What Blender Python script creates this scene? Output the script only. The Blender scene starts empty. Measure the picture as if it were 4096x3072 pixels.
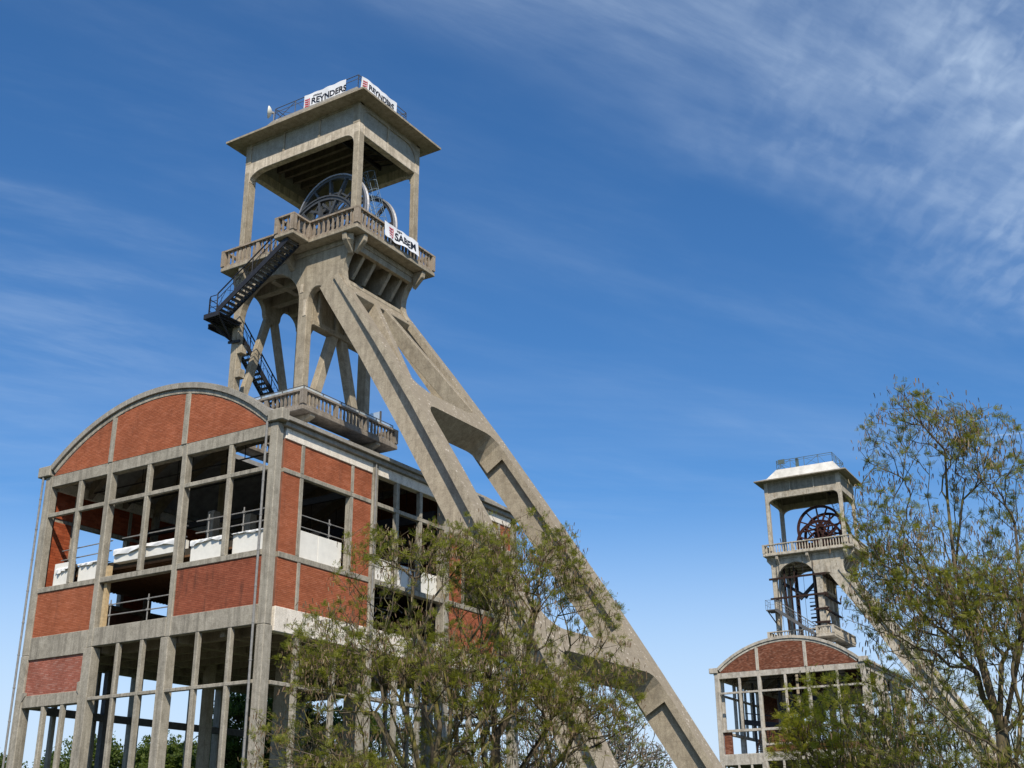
import bpy, bmesh, math, random
import numpy as np
from mathutils import Vector, Matrix
random.seed(7); R_ = math.radians
S = bpy.context.scene
GZ = -1.7                      # ground level (eye level is z = 0)

# ------------------------------------------------------------------ camera, light, exposure
cam = bpy.data.cameras.new('camera'); camo = bpy.data.objects.new('camera', cam)
S.collection.objects.link(camo); S.camera = camo
yaw, pitch, roll = R_(121.8744), R_(21.4594), R_(-0.4238)
fw = Vector((math.cos(yaw)*math.cos(pitch), math.sin(yaw)*math.cos(pitch), math.sin(pitch)))
rt = Vector((math.sin(yaw), -math.cos(yaw), 0)); up = rt.cross(fw)
r2 = math.cos(roll)*rt + math.sin(roll)*up; u2 = -math.sin(roll)*rt + math.cos(roll)*up
camo.matrix_world = Matrix(((r2.x, u2.x, -fw.x, 34.41), (r2.y, u2.y, -fw.y, -36.28), (r2.z, u2.z, -fw.z, 0), (0, 0, 0, 1)))
cam.sensor_fit = 'HORIZONTAL'; cam.sensor_width = 36; cam.lens = 4839.38/4096*36
cam.clip_start = 0.1; cam.clip_end = 6000
CAM = Vector((34.41, -36.28, 0)); FPX = 4839.38
def pix(u, v, d):               # point at horizontal distance d from the camera seen at photo pixel u, v
    r = r2*((u-2048)/FPX) - u2*((v-1536)/FPX) + fw
    return CAM + r*(d/math.hypot(r.x, r.y))

SUN = Vector((.493, -.523, .695)).normalized()
sl = bpy.data.lights.new('sun', 'SUN'); so = bpy.data.objects.new('sun', sl); S.collection.objects.link(so)
sl.energy = 5.0; sl.angle = R_(.53); sl.color = (1, .91, .77)
so.rotation_euler = SUN.to_track_quat('Z', 'Y').to_euler(); so.location = (40, -40, 60)
S.view_settings.view_transform = 'Standard'; S.view_settings.look = 'None'
S.view_settings.exposure = 0.0; S.view_settings.gamma = 1

W = bpy.data.worlds.new('World'); S.world = W; W.use_nodes = True
def sky():
    nt = W.node_tree; N = nt.nodes; L = nt.links; N.clear()
    out = N.new('ShaderNodeOutputWorld'); bg = N.new('ShaderNodeBackground'); bg.inputs[1].default_value = .103
    L.new(bg.outputs[0], out.inputs[0])
    st = N.new('ShaderNodeTexSky'); st.sky_type = 'NISHITA'; st.sun_disc = False
    st.sun_elevation = math.asin(SUN.z); st.sun_rotation = math.atan2(SUN.x, SUN.y)
    st.altitude = 50; st.air_density = 1.0; st.dust_density = .6; st.ozone_density = 2.6
    hs = N.new('ShaderNodeHueSaturation'); hs.inputs['Saturation'].default_value = 1.12; hs.inputs['Value'].default_value = 1.0
    tint = N.new('ShaderNodeMix'); tint.data_type = 'RGBA'; tint.blend_type = 'MULTIPLY'; tint.inputs['Factor'].default_value = 1
    L.new(st.outputs[0], tint.inputs['A']); tint.inputs['B'].default_value = (.90, 1.13, 1.36, 1); L.new(tint.outputs['Result'], hs.inputs['Color'])
    tc = N.new('ShaderNodeTexCoord'); sp = N.new('ShaderNodeSeparateXYZ'); L.new(tc.outputs['Generated'], sp.inputs[0])
    def M(op, a, b=None, c=None, clamp=False):
        n = N.new('ShaderNodeMath'); n.operation = op; n.use_clamp = clamp
        for i, x in enumerate((a, b, c)):
            if x is None: continue
            if isinstance(x, (int, float)): n.inputs[i].default_value = x
            else: L.new(x, n.inputs[i])
        return n.outputs[0]
    den = M('ADD', M('MAXIMUM', sp.outputs[2], 0), .12)
    cx = M('DIVIDE', sp.outputs[0], den); cy = M('DIVIDE', sp.outputs[1], den)
    cb = N.new('ShaderNodeCombineXYZ'); L.new(cx, cb.inputs[0]); L.new(cy, cb.inputs[1])
    def noise(scale, detail, rough, rot, stretch, dist=0.0, loc=(0, 0, 0)):
        m0 = N.new('ShaderNodeMapping'); m0.inputs['Rotation'].default_value = (0, 0, R_(-rot)); L.new(cb.outputs[0], m0.inputs[0])
        m = N.new('ShaderNodeMapping'); m.inputs['Scale'].default_value = (stretch, 1, 1); m.inputs['Location'].default_value = loc
        L.new(m0.outputs[0], m.inputs[0]); n = N.new('ShaderNodeTexNoise'); n.inputs['Scale'].default_value = scale
        n.inputs['Detail'].default_value = detail; n.inputs['Roughness'].default_value = rough; n.inputs['Distortion'].default_value = dist
        L.new(m.outputs[0], n.inputs['Vector']); return n.outputs[0]
    def ramp(x, a, b):
        m = N.new('ShaderNodeMapRange'); m.interpolation_type = 'SMOOTHSTEP'
        m.inputs[1].default_value = a; m.inputs[2].default_value = b; L.new(x, m.inputs[0]); return m.outputs[0]
    # cirrus field: broad bank centred on one direction, ragged edges, fibres and mackerel ripples
    def dirdot(v):
        d = N.new('ShaderNodeVectorMath'); d.operation = 'DOT_PRODUCT'; L.new(tc.outputs['Generated'], d.inputs[0]); d.inputs[1].default_value = v
        return d.outputs['Value']
    def pd(u, v):
        r = (r2*((u-2048)/FPX) - u2*((v-1536)/FPX) + fw).normalized(); return tuple(r)
    big = noise(1.9, 5, .58, 60, .5, .3, (1.7, .4, 0))
    fib = noise(4.2, 10, .60, 58, .22, .25)
    fib2 = noise(9.0, 8, .62, 66, .35, .2, (3.1, 1.2, 0))
    rip = noise(30, 3, .5, 122, .55, .35)
    q1, q2 = Vector(pd(1300, 40)), Vector(pd(4000, 1150)); ed = q2.cross(q1).normalized()
    if ed.dot(Vector(pd(3800, 100))) < 0: ed = -ed
    far_ = M('ADD', dirdot(tuple(ed)), M('MULTIPLY', M('SUBTRACT', big, .5), .16))
    bank = M('MULTIPLY', ramp(far_, -.03, .085), ramp(dirdot(pd(3500, 300)), .80, .95))
    mack = M('MULTIPLY', ramp(rip, .36, .66), M('MULTIPLY', ramp(dirdot(pd(3850, 750)), .962, .994), ramp(big, .30, .52)))
    tex = M('ADD', M('ADD', M('MULTIPLY', ramp(fib, .34, .68), .42), M('MULTIPLY', ramp(fib2, .36, .68), .26)), M('MULTIPLY', mack, .46))
    c1 = M('MULTIPLY', bank, M('ADD', M('MULTIPLY', tex, .92), .14))
    side = ramp(dirdot(pd(100, 900)), .987, .999)
    c2 = M('MULTIPLY', M('MULTIPLY', ramp(M('ADD', M('MULTIPLY', big, .4), M('MULTIPLY', fib, .6)), .42, .66), M('ADD', ramp(fib2, .35, .65), .35)), M('ADD', M('MULTIPLY', side, .10), .07))
    # long low streaks near the horizon
    low = noise(1.5, 8, .62, 36, .16, .15, (0, 2.2, 0))
    lowm = M('MULTIPLY', ramp(sp.outputs[2], .50, .14), ramp(low, .42, .66))
    band = noise(2.6, 5, .55, 36, .05, .1, (4.0, .7, 0))
    c3 = M('ADD', M('MULTIPLY', lowm, .17), M('MULTIPLY', M('MULTIPLY', ramp(sp.outputs[2], .22, .12), ramp(band, .44, .60)), .30))
    # thin aircraft trail
    p, q = Vector(pd(3985, 1742)), Vector(pd(4200, 1722)); nrm = p.cross(q).normalized()
    tr = M('MULTIPLY', ramp(M('ABSOLUTE', dirdot(tuple(nrm))), .0011, .0002), ramp(dirdot(pd(4330, 1712)), .9963, .9985))
    tot = M('MINIMUM', M('ADD', M('ADD', M('ADD', M('MULTIPLY', c1, .66), c2), c3), M('MULTIPLY', tr, .25)), .85)
    hz = M('MULTIPLY', ramp(sp.outputs[2], .30, .05), .92)
    mx = N.new('ShaderNodeMix'); mx.data_type = 'RGBA'
    L.new(M('MAXIMUM', tot, hz), mx.inputs['Factor']); L.new(hs.outputs[0], mx.inputs['A']); mx.inputs['B'].default_value = (6.3, 7.7, 9.5, 1)
    L.new(mx.outputs['Result'], bg.inputs[0])
sky()

# ------------------------------------------------------------------ helpers
COL = S.collection
class MB:
    def __init__(s): s.v = []; s.f = []; s.m = []; s.c = []
    def add(s, vs, fs, mi=0, col=None):
        o = len(s.v); s.v += [tuple(x) for x in vs]; s.f += [tuple(i+o for i in f) for f in fs]; s.m += [mi]*len(fs)
        if col is not None: s.c += [col]*len(vs)
    def box(s, x0, x1, y0, y1, z0, z1, mi=0, col=None):
        if x0 > x1: x0, x1 = x1, x0
        if y0 > y1: y0, y1 = y1, y0
        if z0 > z1: z0, z1 = z1, z0
        s.add([(x0,y0,z0),(x1,y0,z0),(x1,y1,z0),(x0,y1,z0),(x0,y0,z1),(x1,y0,z1),(x1,y1,z1),(x0,y1,z1)],
              [(3,2,1,0),(4,5,6,7),(0,1,5,4),(1,2,6,5),(2,3,7,6),(3,0,4,7)], mi, col)
        return s
    def hexa(s, b, t, mi=0):     # b, t: four corners each, same winding
        s.add(list(b)+list(t), [(3,2,1,0),(4,5,6,7),(0,1,5,4),(1,2,6,5),(2,3,7,6),(3,0,4,7)], mi); return s
    def beam(s, p, q, w, h, side=None, mi=0):   # w along side, h along the third axis
        p = Vector(p); q = Vector(q); d = (q-p).normalized()
        a = Vector(side) if side is not None else (d.cross(Vector((0,0,1))) if abs(d.z) < .98 else Vector((1,0,0)))
        a = (a - d*a.dot(d)).normalized(); b = d.cross(a).normalized()
        a = a*w/2; b = b*h/2
        return s.hexa([p-a-b, p+a-b, p+a+b, p-a+b], [q-a-b, q+a-b, q+a+b, q-a+b], mi)
    def tube(s, pts, r, n=6, mi=0, close=False):
        pts = [Vector(p) for p in pts]; rs = r if isinstance(r, (list, tuple)) else [r]*len(pts)
        o = len(s.v); prev = None
        for i, p in enumerate(pts):
            if close: d = pts[(i+1) % len(pts)]-pts[i-1]
            else: d = pts[min(i+1, len(pts)-1)]-pts[max(i-1, 0)]
            d.normalize()
            if prev is None: a = d.orthogonal().normalized()
            else: a = (prev-d*prev.dot(d)).normalized()
            prev = a; b = d.cross(a)
            for k in range(n):
                t = 2*math.pi*k/n; s.v.append(tuple(p+(a*math.cos(t)+b*math.sin(t))*rs[i]))
        m = len(pts)
        for i in range(m if close else m-1):
            j = (i+1) % m
            for k in range(n):
                s.f.append((o+i*n+k, o+i*n+(k+1)%n, o+j*n+(k+1)%n, o+j*n+k)); s.m.append(mi)
        if not close:
            s.f.append(tuple(o+k for k in reversed(range(n)))); s.f.append(tuple(o+(m-1)*n+k for k in range(n))); s.m += [mi, mi]
        return s
    def prism(s, poly, ax, lo, hi, mi=0):   # poly in the two other axes (x,z for ax 1; y,z for ax 0; x,y for ax 2)
        n = len(poly)
        def P(a, b, t): return {0: (t, a, b), 1: (a, t, b), 2: (a, b, t)}[ax]
        vs = [P(a, b, lo) for a, b in poly]+[P(a, b, hi) for a, b in poly]
        s.add(vs, [tuple(range(n)), tuple(range(2*n-1, n-1, -1))]+[(i, i+n, (i+1)%n+n, (i+1)%n) for i in range(n)], mi); return s
    def strip(s, prof, ax, lo, hi, mi=0):  # prof = list of (lower point, upper point): solid made of hexa cells
        def P(a, t): return {0: (t, a[0], a[1]), 1: (a[0], t, a[1]), 2: (a[0], a[1], t)}[ax]
        for (a, b), (c, d) in zip(prof[:-1], prof[1:]):
            s.hexa([P(a, lo), P(c, lo), P(c, hi), P(a, hi)], [P(b, lo), P(d, lo), P(d, hi), P(b, hi)], mi)
        return s
    def lathe(s, prof, n=16, mi=0, origin=(0,0,0), axis=(0,0,1)):
        ax = Vector(axis).normalized(); a = ax.orthogonal().normalized(); b = ax.cross(a); O = Vector(origin); o = len(s.v)
        for r, h in prof:
            for k in range(n):
                t = 2*math.pi*k/n; s.v.append(tuple(O+ax*h+(a*math.cos(t)+b*math.sin(t))*r))
        for i in range(len(prof)-1):
            for k in range(n):
                s.f.append((o+i*n+k, o+i*n+(k+1)%n, o+(i+1)*n+(k+1)%n, o+(i+1)*n+k)); s.m.append(mi)
        s.f.append(tuple(o+k for k in reversed(range(n)))); s.f.append(tuple(o+(len(prof)-1)*n+k for k in range(n))); s.m += [mi, mi]
        return s
    def mesh(s, name, mats, smooth=False, fix=True):
        me = bpy.data.meshes.new(name); me.from_pydata(s.v, [], s.f)
        mats = mats if isinstance(mats, (list, tuple)) else [mats]
        for m in mats: me.materials.append(m)
        if len(mats) > 1: me.polygons.foreach_set('material_index', s.m)
        if s.c:
            at = me.color_attributes.new('rnd', 'FLOAT_COLOR', 'POINT')
            at.data.foreach_set('color', np.array([(c, c, c, 1) if not isinstance(c, tuple) else c for c in s.c], dtype=np.float32).ravel())
        if fix:
            bm = bmesh.new(); bm.from_mesh(me); bmesh.ops.recalc_face_normals(bm, faces=bm.faces); bm.to_mesh(me); bm.free()
        if smooth: me.polygons.foreach_set('use_smooth', [True]*len(me.polygons))
        me.update(); return me
    def build(s, name, mats, parent=None, smooth=False, bevel=0, fix=True, kind=None):
        o = bpy.data.objects.new(name, s.mesh(name, mats, smooth, fix)); COL.objects.link(o)
        if parent is not None:
            o.parent = parent
            if 'frame_origin' in parent: o.location = -Vector(parent['frame_origin'])
        if bevel:
            b = o.modifiers.new('edge', 'BEVEL'); b.width = bevel; b.segments = 1; b.limit_method = 'ANGLE'; b.angle_limit = R_(40)
        if kind: o['kind'] = kind
        return o
def split_build(mb, name, m, par, bevel=0, label=None):
    # every connected piece of the builder becomes an object of its own
    pa = list(range(len(mb.v)))
    def fd(i):
        while pa[i] != i: pa[i] = pa[pa[i]]; i = pa[i]
        return i
    for f in mb.f:
        for k in f[1:]: pa[fd(k)] = fd(f[0])
    comp = {}
    for f, mi in zip(mb.f, mb.m): comp.setdefault(fd(f[0]), []).append((f, mi))
    for fs in comp.values():
        ids = sorted({i for f, _ in fs for i in f}); mp = {i: k for k, i in enumerate(ids)}
        q = MB(); q.v = [mb.v[i] for i in ids]; q.f = [tuple(mp[i] for i in f) for f, _ in fs]; q.m = [x for _, x in fs]
        q.build(name, m, par, bevel=bevel)
def tag(o, label=None, cat=None, group=None, kind=None):
    if label: o['label'] = label
    if cat: o['category'] = cat
    if group: o['group'] = group
    if kind: o['kind'] = kind
    return o
FRAMES = {}
def root(name, base, label, cat, group=None, T=None, rz=0):
    o = bpy.data.objects.new(name, None); COL.objects.link(o)
    o['frame_origin'] = tuple(base); o.location = T if T is not None else base; o.rotation_euler = (0, 0, rz)
    o.empty_display_size = .5
    return tag(o, label, cat, group)
def inst(name, me, parent, loc, rot=(0,0,0), scale=(1,1,1), label=None):
    o = bpy.data.objects.new(name, me); COL.objects.link(o); o.parent = parent
    l = Vector(loc)
    if parent is not None and 'frame_origin' in parent: l = l-Vector(parent['frame_origin'])
    o.location = l; o.rotation_euler = rot; o.scale = scale
    return o

# ------------------------------------------------------------------ materials
def mat(name, rough=.85, spec=.3, metal=0):
    m = bpy.data.materials.new(name); m.use_nodes = True; nt = m.node_tree; b = nt.nodes['Principled BSDF']
    b.inputs['Roughness'].default_value = rough; b.inputs['Metallic'].default_value = metal
    if 'Specular IOR Level' in b.inputs: b.inputs['Specular IOR Level'].default_value = spec
    return m, nt, b
def nz(nt, vec, scale, detail=4, rough=.6, sc=(1,1,1), dist=0):
    mp = nt.nodes.new('ShaderNodeMapping'); mp.inputs['Scale'].default_value = sc; nt.links.new(vec, mp.inputs[0])
    n = nt.nodes.new('ShaderNodeTexNoise'); n.inputs['Scale'].default_value = scale; n.inputs['Detail'].default_value = detail
    n.inputs['Roughness'].default_value = rough; n.inputs['Distortion'].default_value = dist
    nt.links.new(mp.outputs[0], n.inputs['Vector']); return n.outputs[0]
def cr(nt, x, stops, interp='LINEAR'):
    r = nt.nodes.new('ShaderNodeValToRGB'); r.color_ramp.interpolation = interp
    e = r.color_ramp.elements
    while len(e) > 1: e.remove(e[-1])
    e[0].position = stops[0][0]; c = stops[0][1]; e[0].color = (*c, 1) if isinstance(c, tuple) else (c, c, c, 1)
    for p, c in stops[1:]:
        k = e.new(p); k.color = (*c, 1) if isinstance(c, tuple) else (c, c, c, 1)
    nt.links.new(x, r.inputs[0]); return r.outputs[0]
def mixc(nt, f, a, b, mode='MIX'):
    m = nt.nodes.new('ShaderNodeMix'); m.data_type = 'RGBA'; m.blend_type = mode
    for k, x in (('Factor', f), ('A', a), ('B', b)):
        if isinstance(x, (int, float)): m.inputs[k].default_value = x
        elif isinstance(x, tuple): m.inputs[k].default_value = (*x, 1)
        else: nt.links.new(x, m.inputs[k])
    return m.outputs['Result']
def bump(nt, b, h, strength=.4, dist=.02):
    n = nt.nodes.new('ShaderNodeBump'); n.inputs['Strength'].default_value = strength; n.inputs['Distance'].default_value = dist
    nt.links.new(h, n.inputs['Height']); nt.links.new(n.outputs[0], b.inputs['Normal'])
def concrete(name, base, dark, light, streak=.5, lichen=.0, board=.0, patch=0.0, seed=0):
    m, nt, b = mat(name, .92, .15)
    base, dark, light = [(c[0]*1.29, c[1]*1.265, c[2]*1.24) for c in (base, dark, light)]
    dark = tuple(.65*d+.35*b_ for d, b_ in zip(dark, base))
    tc = nt.nodes.new('ShaderNodeTexCoord').outputs['Object']
    if seed:
        mp = nt.nodes.new('ShaderNodeMapping'); mp.inputs['Location'].default_value = (seed*7.3, seed*3.1, seed*1.7); nt.links.new(tc, mp.inputs[0]); tc = mp.outputs[0]
    big = nz(nt, tc, .55, 6, .62); mid = nz(nt, tc, 2.6, 6, .68, (1,1,1), .4); fine = nz(nt, tc, 22, 6, .78)
    st = nz(nt, tc, 1.0, 5, .7, (3.6, 3.6, .16)); st2 = nz(nt, tc, 1.0, 4, .65, (8, 8, .5))
    c = mixc(nt, cr(nt, big, [(.32, 0.), (.68, 1.)]), dark, base)
    c = mixc(nt, cr(nt, mid, [(.38, 0.), (.70, .6)]), c, light)
    c = mixc(nt, cr(nt, mid, [(.28, .28), (.5, 0.)]), c, tuple(x*.62 for x in dark))
    s1 = cr(nt, st, [(.46, 0.), (.62, 1.)])
    c = mixc(nt, mixc(nt, 1.0, s1, (streak*.55,)*3, 'MULTIPLY'), c, tuple(x*.45 for x in dark))
    s2 = cr(nt, st2, [(.55, 0.), (.72, 1.)])
    c = mixc(nt, mixc(nt, 1.0, s2, (streak*.4,)*3, 'MULTIPLY'), c, light)
    c = mixc(nt, 1.0, c, cr(nt, fine, [(.28, .55), (.5, .98), (.72, 1.36)]), 'MULTIPLY')
    sn = nz(nt, tc, 1.7, 7, .72, (2.2, 2.2, .55), .6)
    c = mixc(nt, cr(nt, sn, [(.60, 0.), (.68, .30)]), c, (light[0]*1.25, light[1]*1.22, light[2]*1.15))
    c = mixc(nt, cr(nt, sn, [(.30, .30), (.37, 0.)]), c, (dark[0]*.75, dark[1]*.62, dark[2]*.45))
    if patch:   # broken-away render and repair mortar
        pn = nz(nt, tc, .9, 8, .7, (1, 1, .7), .8)
        c = mixc(nt, mixc(nt, 1.0, cr(nt, pn, [(.52, 0.), (.56, 1.)], 'LINEAR'), (patch,)*3, 'MULTIPLY'), c, (.50, .43, .33))
        pn2 = nz(nt, tc, 1.3, 7, .7, (1, 1, .35), .5)
        c = mixc(nt, mixc(nt, 1.0, cr(nt, pn2, [(.57, 0.), (.61, 1.)]), (patch*.8,)*3, 'MULTIPLY'), c, (.16, .105, .06))
    if lichen:  # pale lichen dots
        v = nt.nodes.new('ShaderNodeTexVoronoi'); v.inputs['Scale'].default_value = 4.4; nt.links.new(tc, v.inputs['Vector'])
        pt = cr(nt, v.outputs['Distance'], [(.16, 1.), (.25, 0.)])
        g = nt.nodes.new('ShaderNodeNewGeometry'); sp = nt.nodes.new('ShaderNodeSeparateXYZ'); nt.links.new(g.outputs['Normal'], sp.inputs[0])
        upf = cr(nt, sp.outputs[2], [(.25, 0.), (.5, 1.)])
        c = mixc(nt, mixc(nt, 1.0, upf, (.62,)*3, 'MULTIPLY'), c, tuple(x*.72 for x in dark))
        k = mixc(nt, 1.0, mixc(nt, 1.0, pt, upf, 'MULTIPLY'), cr(nt, mid, [(.42, 0.), (.6, lichen)]), 'MULTIPLY')
        c = mixc(nt, k, c, (.62, .55, .46))
        pass
    if board:
        rn = nz(nt, tc, 3.5, 3, .5)
        sp2 = nt.nodes.new('ShaderNodeSeparateXYZ'); nt.links.new(tc, sp2.inputs[0])
        w0 = nt.nodes.new('ShaderNodeMath'); w0.operation = 'MULTIPLY_ADD'; nt.links.new(rn, w0.inputs[0]); w0.inputs[1].default_value = .05; nt.links.new(sp2.outputs[2], w0.inputs[2])
        w = nt.nodes.new('ShaderNodeMath'); w.operation = 'PINGPONG'; w.inputs[1].default_value = .6; nt.links.new(w0.outputs[0], w.inputs[0])
        c = mixc(nt, 1.0, c, cr(nt, w.outputs[0], [(0., 1-board), (.03, 1.)]), 'MULTIPLY')
    nt.links.new(c, b.inputs['Base Color'])
    bump(nt, b, fine, .5, .02)
    return m
M_TOW = concrete('tower_concrete', (.285,.25,.19), (.19,.16,.118), (.40,.355,.275), .65, .0, .10)
M_LEG = concrete('leg_concrete', (.30,.262,.20), (.205,.172,.128), (.40,.355,.27), .5, 1.0, .13)
M_SMO = concrete('smooth_panel_concrete', (.27,.255,.215), (.215,.20,.165), (.34,.325,.28), .3)
M_BEAM = concrete('pale_peeling_concrete', (.44,.385,.30), (.29,.245,.185), (.68,.61,.50), .9)
M_HAL = concrete('hall_concrete', (.27,.25,.205), (.175,.16,.13), (.37,.345,.29), .9)
M_WHT = concrete('whitewashed_concrete', (.62,.575,.50), (.48,.44,.375), (.72,.68,.61), .35)
M_ROOFC = concrete('coping_concrete', (.25,.235,.205), (.15,.14,.12), (.36,.34,.30), .3, .9)
M_OLD = concrete('old_tower_concrete', (.34,.31,.25), (.22,.19,.145), (.52,.49,.43), .9, .0, .0, .55, 3)
M_OLDP = concrete('old_panel_concrete', (.22,.20,.16), (.15,.13,.10), (.31,.285,.23), .7, 0, 0, .15, 3)
M_OLDH = concrete('old_hall_concrete', (.35,.325,.28), (.22,.20,.165), (.54,.51,.46), .6, 0, 0, .4, 5)
M_BAL = concrete('baluster_concrete', (.27,.225,.175), (.17,.135,.10), (.36,.31,.25), .9)
M_GAL = concrete('stained_gallery_concrete', (.20,.175,.145), (.13,.11,.088), (.29,.26,.22), .9)

def flat(name, col, rough=.6, spec=.3, metal=0, var=.25, scale=6, bmp=0):
    m, nt, b = mat(name, rough, spec, metal); tc = nt.nodes.new('ShaderNodeTexCoord').outputs['Object']
    n = nz(nt, tc, scale, 5, .65)
    nt.links.new(mixc(nt, 1.0, tuple(col), cr(nt, n, [(.3, 1-var), (.7, 1+var)]), 'MULTIPLY'), b.inputs['Base Color'])
    if bmp: bump(nt, b, n, bmp, .01)
    return m
M_STEEL = flat('dark_painted_steel', (.022,.022,.026), .55, .4, 0, .35)
M_WHEEL = flat('grey_painted_wheel_steel', (.055,.058,.06), .5, .5, 0, .3)
M_WHEELL = flat('bright_rim_steel', (.33,.33,.34), .4, .5, .3, .15)
M_WHEELD = flat('dark_wheel_steel', (.045,.045,.05), .55, .5, 0, .3)
M_RUST = flat('rusty_steel', (.050,.020,.016), .85, .2, 0, .55, 4)
M_RUSTD = flat('dark_rusty_steel', (.035,.02,.016), .85, .2, 0, .5, 4)
M_GALV = flat('galvanised_steel', (.23,.225,.215), .7, .25, 0, .25)
M_BLUEST = flat('pale_blue_ladder_steel', (.20,.27,.34), .5, .4, 0, .15)
M_GREEN = flat('green_painted_steel', (.09,.12,.11), .55, .4, 0, .3)
M_WHITEP = flat('white_board', (.74,.72,.66), .75, .3, 0, .07, 3)
M_TARP = flat('white_tarpaulin', (.78,.78,.77), .6, .4, 0, .06, 4)
M_BANN = flat('banner_vinyl', (.80,.80,.81), .5, .4, 0, .04, 3)
M_INK = flat('banner_dark_ink', (.012,.014,.022), .5, .3)
M_RED = flat('banner_red_ink', (.50,.03,.045), .5, .3, 0, .08)
M_TIM = flat('timber', (.50,.37,.21), .75, .2, 0, .25, 8)
M_SLAT = flat('brown_ceiling_slat', (.16,.085,.045), .8, .2, 0, .3)
M_DARK = flat('dark_concrete', (.065,.057,.047), .95, .1, 0, .4, 1.5)  # near-black concrete tone for the far tower's ceiling and the inserted floor
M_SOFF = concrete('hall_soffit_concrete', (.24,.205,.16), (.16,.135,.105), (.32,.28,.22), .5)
M_CEIL = concrete('shaded_ceiling_concrete', (.13,.112,.085), (.08,.068,.05), (.19,.165,.13), .5)  # darkened base colour: shade under the chamber roof is painted in
M_ROOF = flat('grey_roofing_felt', (.30,.30,.30), .9, .2, 0, .3, 2)
M_WROOF = flat('white_roof_coating', (.60,.575,.52), .85, .2, 0, .25, 1.0)
M_STEPS = flat('worn_grey_tread', (.13,.13,.125), .6, .4, 0, .5, 5)
M_DISH = flat('cream_dish_plastic', (.72,.70,.60), .5, .4, 0, .05)
M_PLATE = flat('steel_plate', (.10,.10,.10), .65, .3, 0, .3)
def glassmat():
    m, nt, b = mat('guard_glass', .12, .5)
    b.inputs['Base Color'].default_value = (.62,.70,.72,1); b.inputs['Alpha'].default_value = .38
    return m
M_GLASS = glassmat()
def brickmat(name, cols, mort, soot):
    m, nt, b = mat(name, .9, .15)
    at = nt.nodes.new('ShaderNodeAttribute'); at.attribute_name = 'rnd'
    tc = nt.nodes.new('ShaderNodeTexCoord').outputs['Object']
    c = cr(nt, at.outputs['Fac'], [(0., cols[0]), (.35, cols[1]), (.7, cols[2]), (1., cols[3])])
    n = nz(nt, tc, .7, 6, .65); n2 = nz(nt, tc, 30, 3, .6); s = nz(nt, tc, 1.0, 5, .7, (2.4, 2.4, .3))
    c = mixc(nt, 1.0, c, cr(nt, n, [(.3, .78), (.7, 1.15)]), 'MULTIPLY')
    c = mixc(nt, mixc(nt, 1.0, cr(nt, s, [(.55, 0.), (.72, 1.)]), (soot,)*3, 'MULTIPLY'), c, (.05, .03, .024))
    c = mixc(nt, 1.0, c, cr(nt, n2, [(.3, .8), (.7, 1.18)]), 'MULTIPLY')
    nt.links.new(c, b.inputs['Base Color']); bump(nt, b, n2, .4, .006)
    m2 = flat(name+'_mortar', mort, .95, .1, 0, .25, 3)
    return [m, m2]
M_BRK = brickmat('red_brick', [(.33,.100,.048), (.365,.115,.055), (.39,.126,.062), (.42,.145,.078)], (.24,.115,.08), .35)
M_BRKP = brickmat('faded_red_brick', [(.31,.105,.07), (.34,.12,.082), (.365,.14,.098), (.40,.19,.145)], (.30,.17,.13), .15)
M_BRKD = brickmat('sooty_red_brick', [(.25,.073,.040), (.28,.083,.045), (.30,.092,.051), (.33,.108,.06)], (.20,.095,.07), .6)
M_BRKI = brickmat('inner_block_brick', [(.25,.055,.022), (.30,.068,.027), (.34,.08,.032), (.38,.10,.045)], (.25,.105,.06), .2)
M_BRKO = brickmat('old_brown_brick', [(.13,.05,.03), (.19,.07,.04), (.235,.088,.05), (.30,.15,.10)], (.15,.075,.055), .5)

# ------------------------------------------------------------------ setting
def ground():
    mb = MB(); n = 48; ext = 1500.0
    g = [math.copysign(abs(t)**2.2, t)*ext for t in np.linspace(-1, 1, n+1)]
    vs = []
    for y in g:
        for x in g:
            d = math.hypot(x-10, y); z = GZ+.12*math.sin(x*.13)*math.cos(y*.11)*min(1, max(0, (d-25)/30))
            vs.append((x, y, z-.02))
    fs = [(j*(n+1)+i, j*(n+1)+i+1, (j+1)*(n+1)+i+1, (j+1)*(n+1)+i) for j in range(n) for i in range(n)]
    mb.add(vs, fs)
    m, nt, b = mat('grass_ground', .95, .1); tc = nt.nodes.new('ShaderNodeTexCoord').outputs['Object']
    c = cr(nt, nz(nt, tc, .15, 8, .7), [(.3, (.025,.04,.012)), (.55, (.045,.065,.018)), (.75, (.075,.07,.035))])
    c = mixc(nt, 1.0, c, cr(nt, nz(nt, tc, 9, 6, .8), [(.3, .6), (.7, 1.4)]), 'MULTIPLY'); nt.links.new(c, b.inputs['Base Color'])
    bump(nt, b, nz(nt, tc, 12, 5, .8), .8, .06)
    tag(mb.build('ground', m, fix=False), kind='structure')
    p = MB(); p.box(18, 52, -60, 62, GZ-.1, GZ+.02); p.box(-22, 18, -20, -3, GZ-.1, GZ+.02)
    m, nt, b = mat('paving_gravel', .9, .2); tc = nt.nodes.new('ShaderNodeTexCoord').outputs['Object']
    c = cr(nt, nz(nt, tc, .8, 9, .75), [(.3, (.07,.062,.05)), (.7, (.13,.115,.092))]); nt.links.new(c, b.inputs['Base Color']); bump(nt, b, nz(nt, tc, 40, 4, .7), .5, .01)
    tag(p.build('gravel_path', m), kind='structure')
ground()

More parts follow.
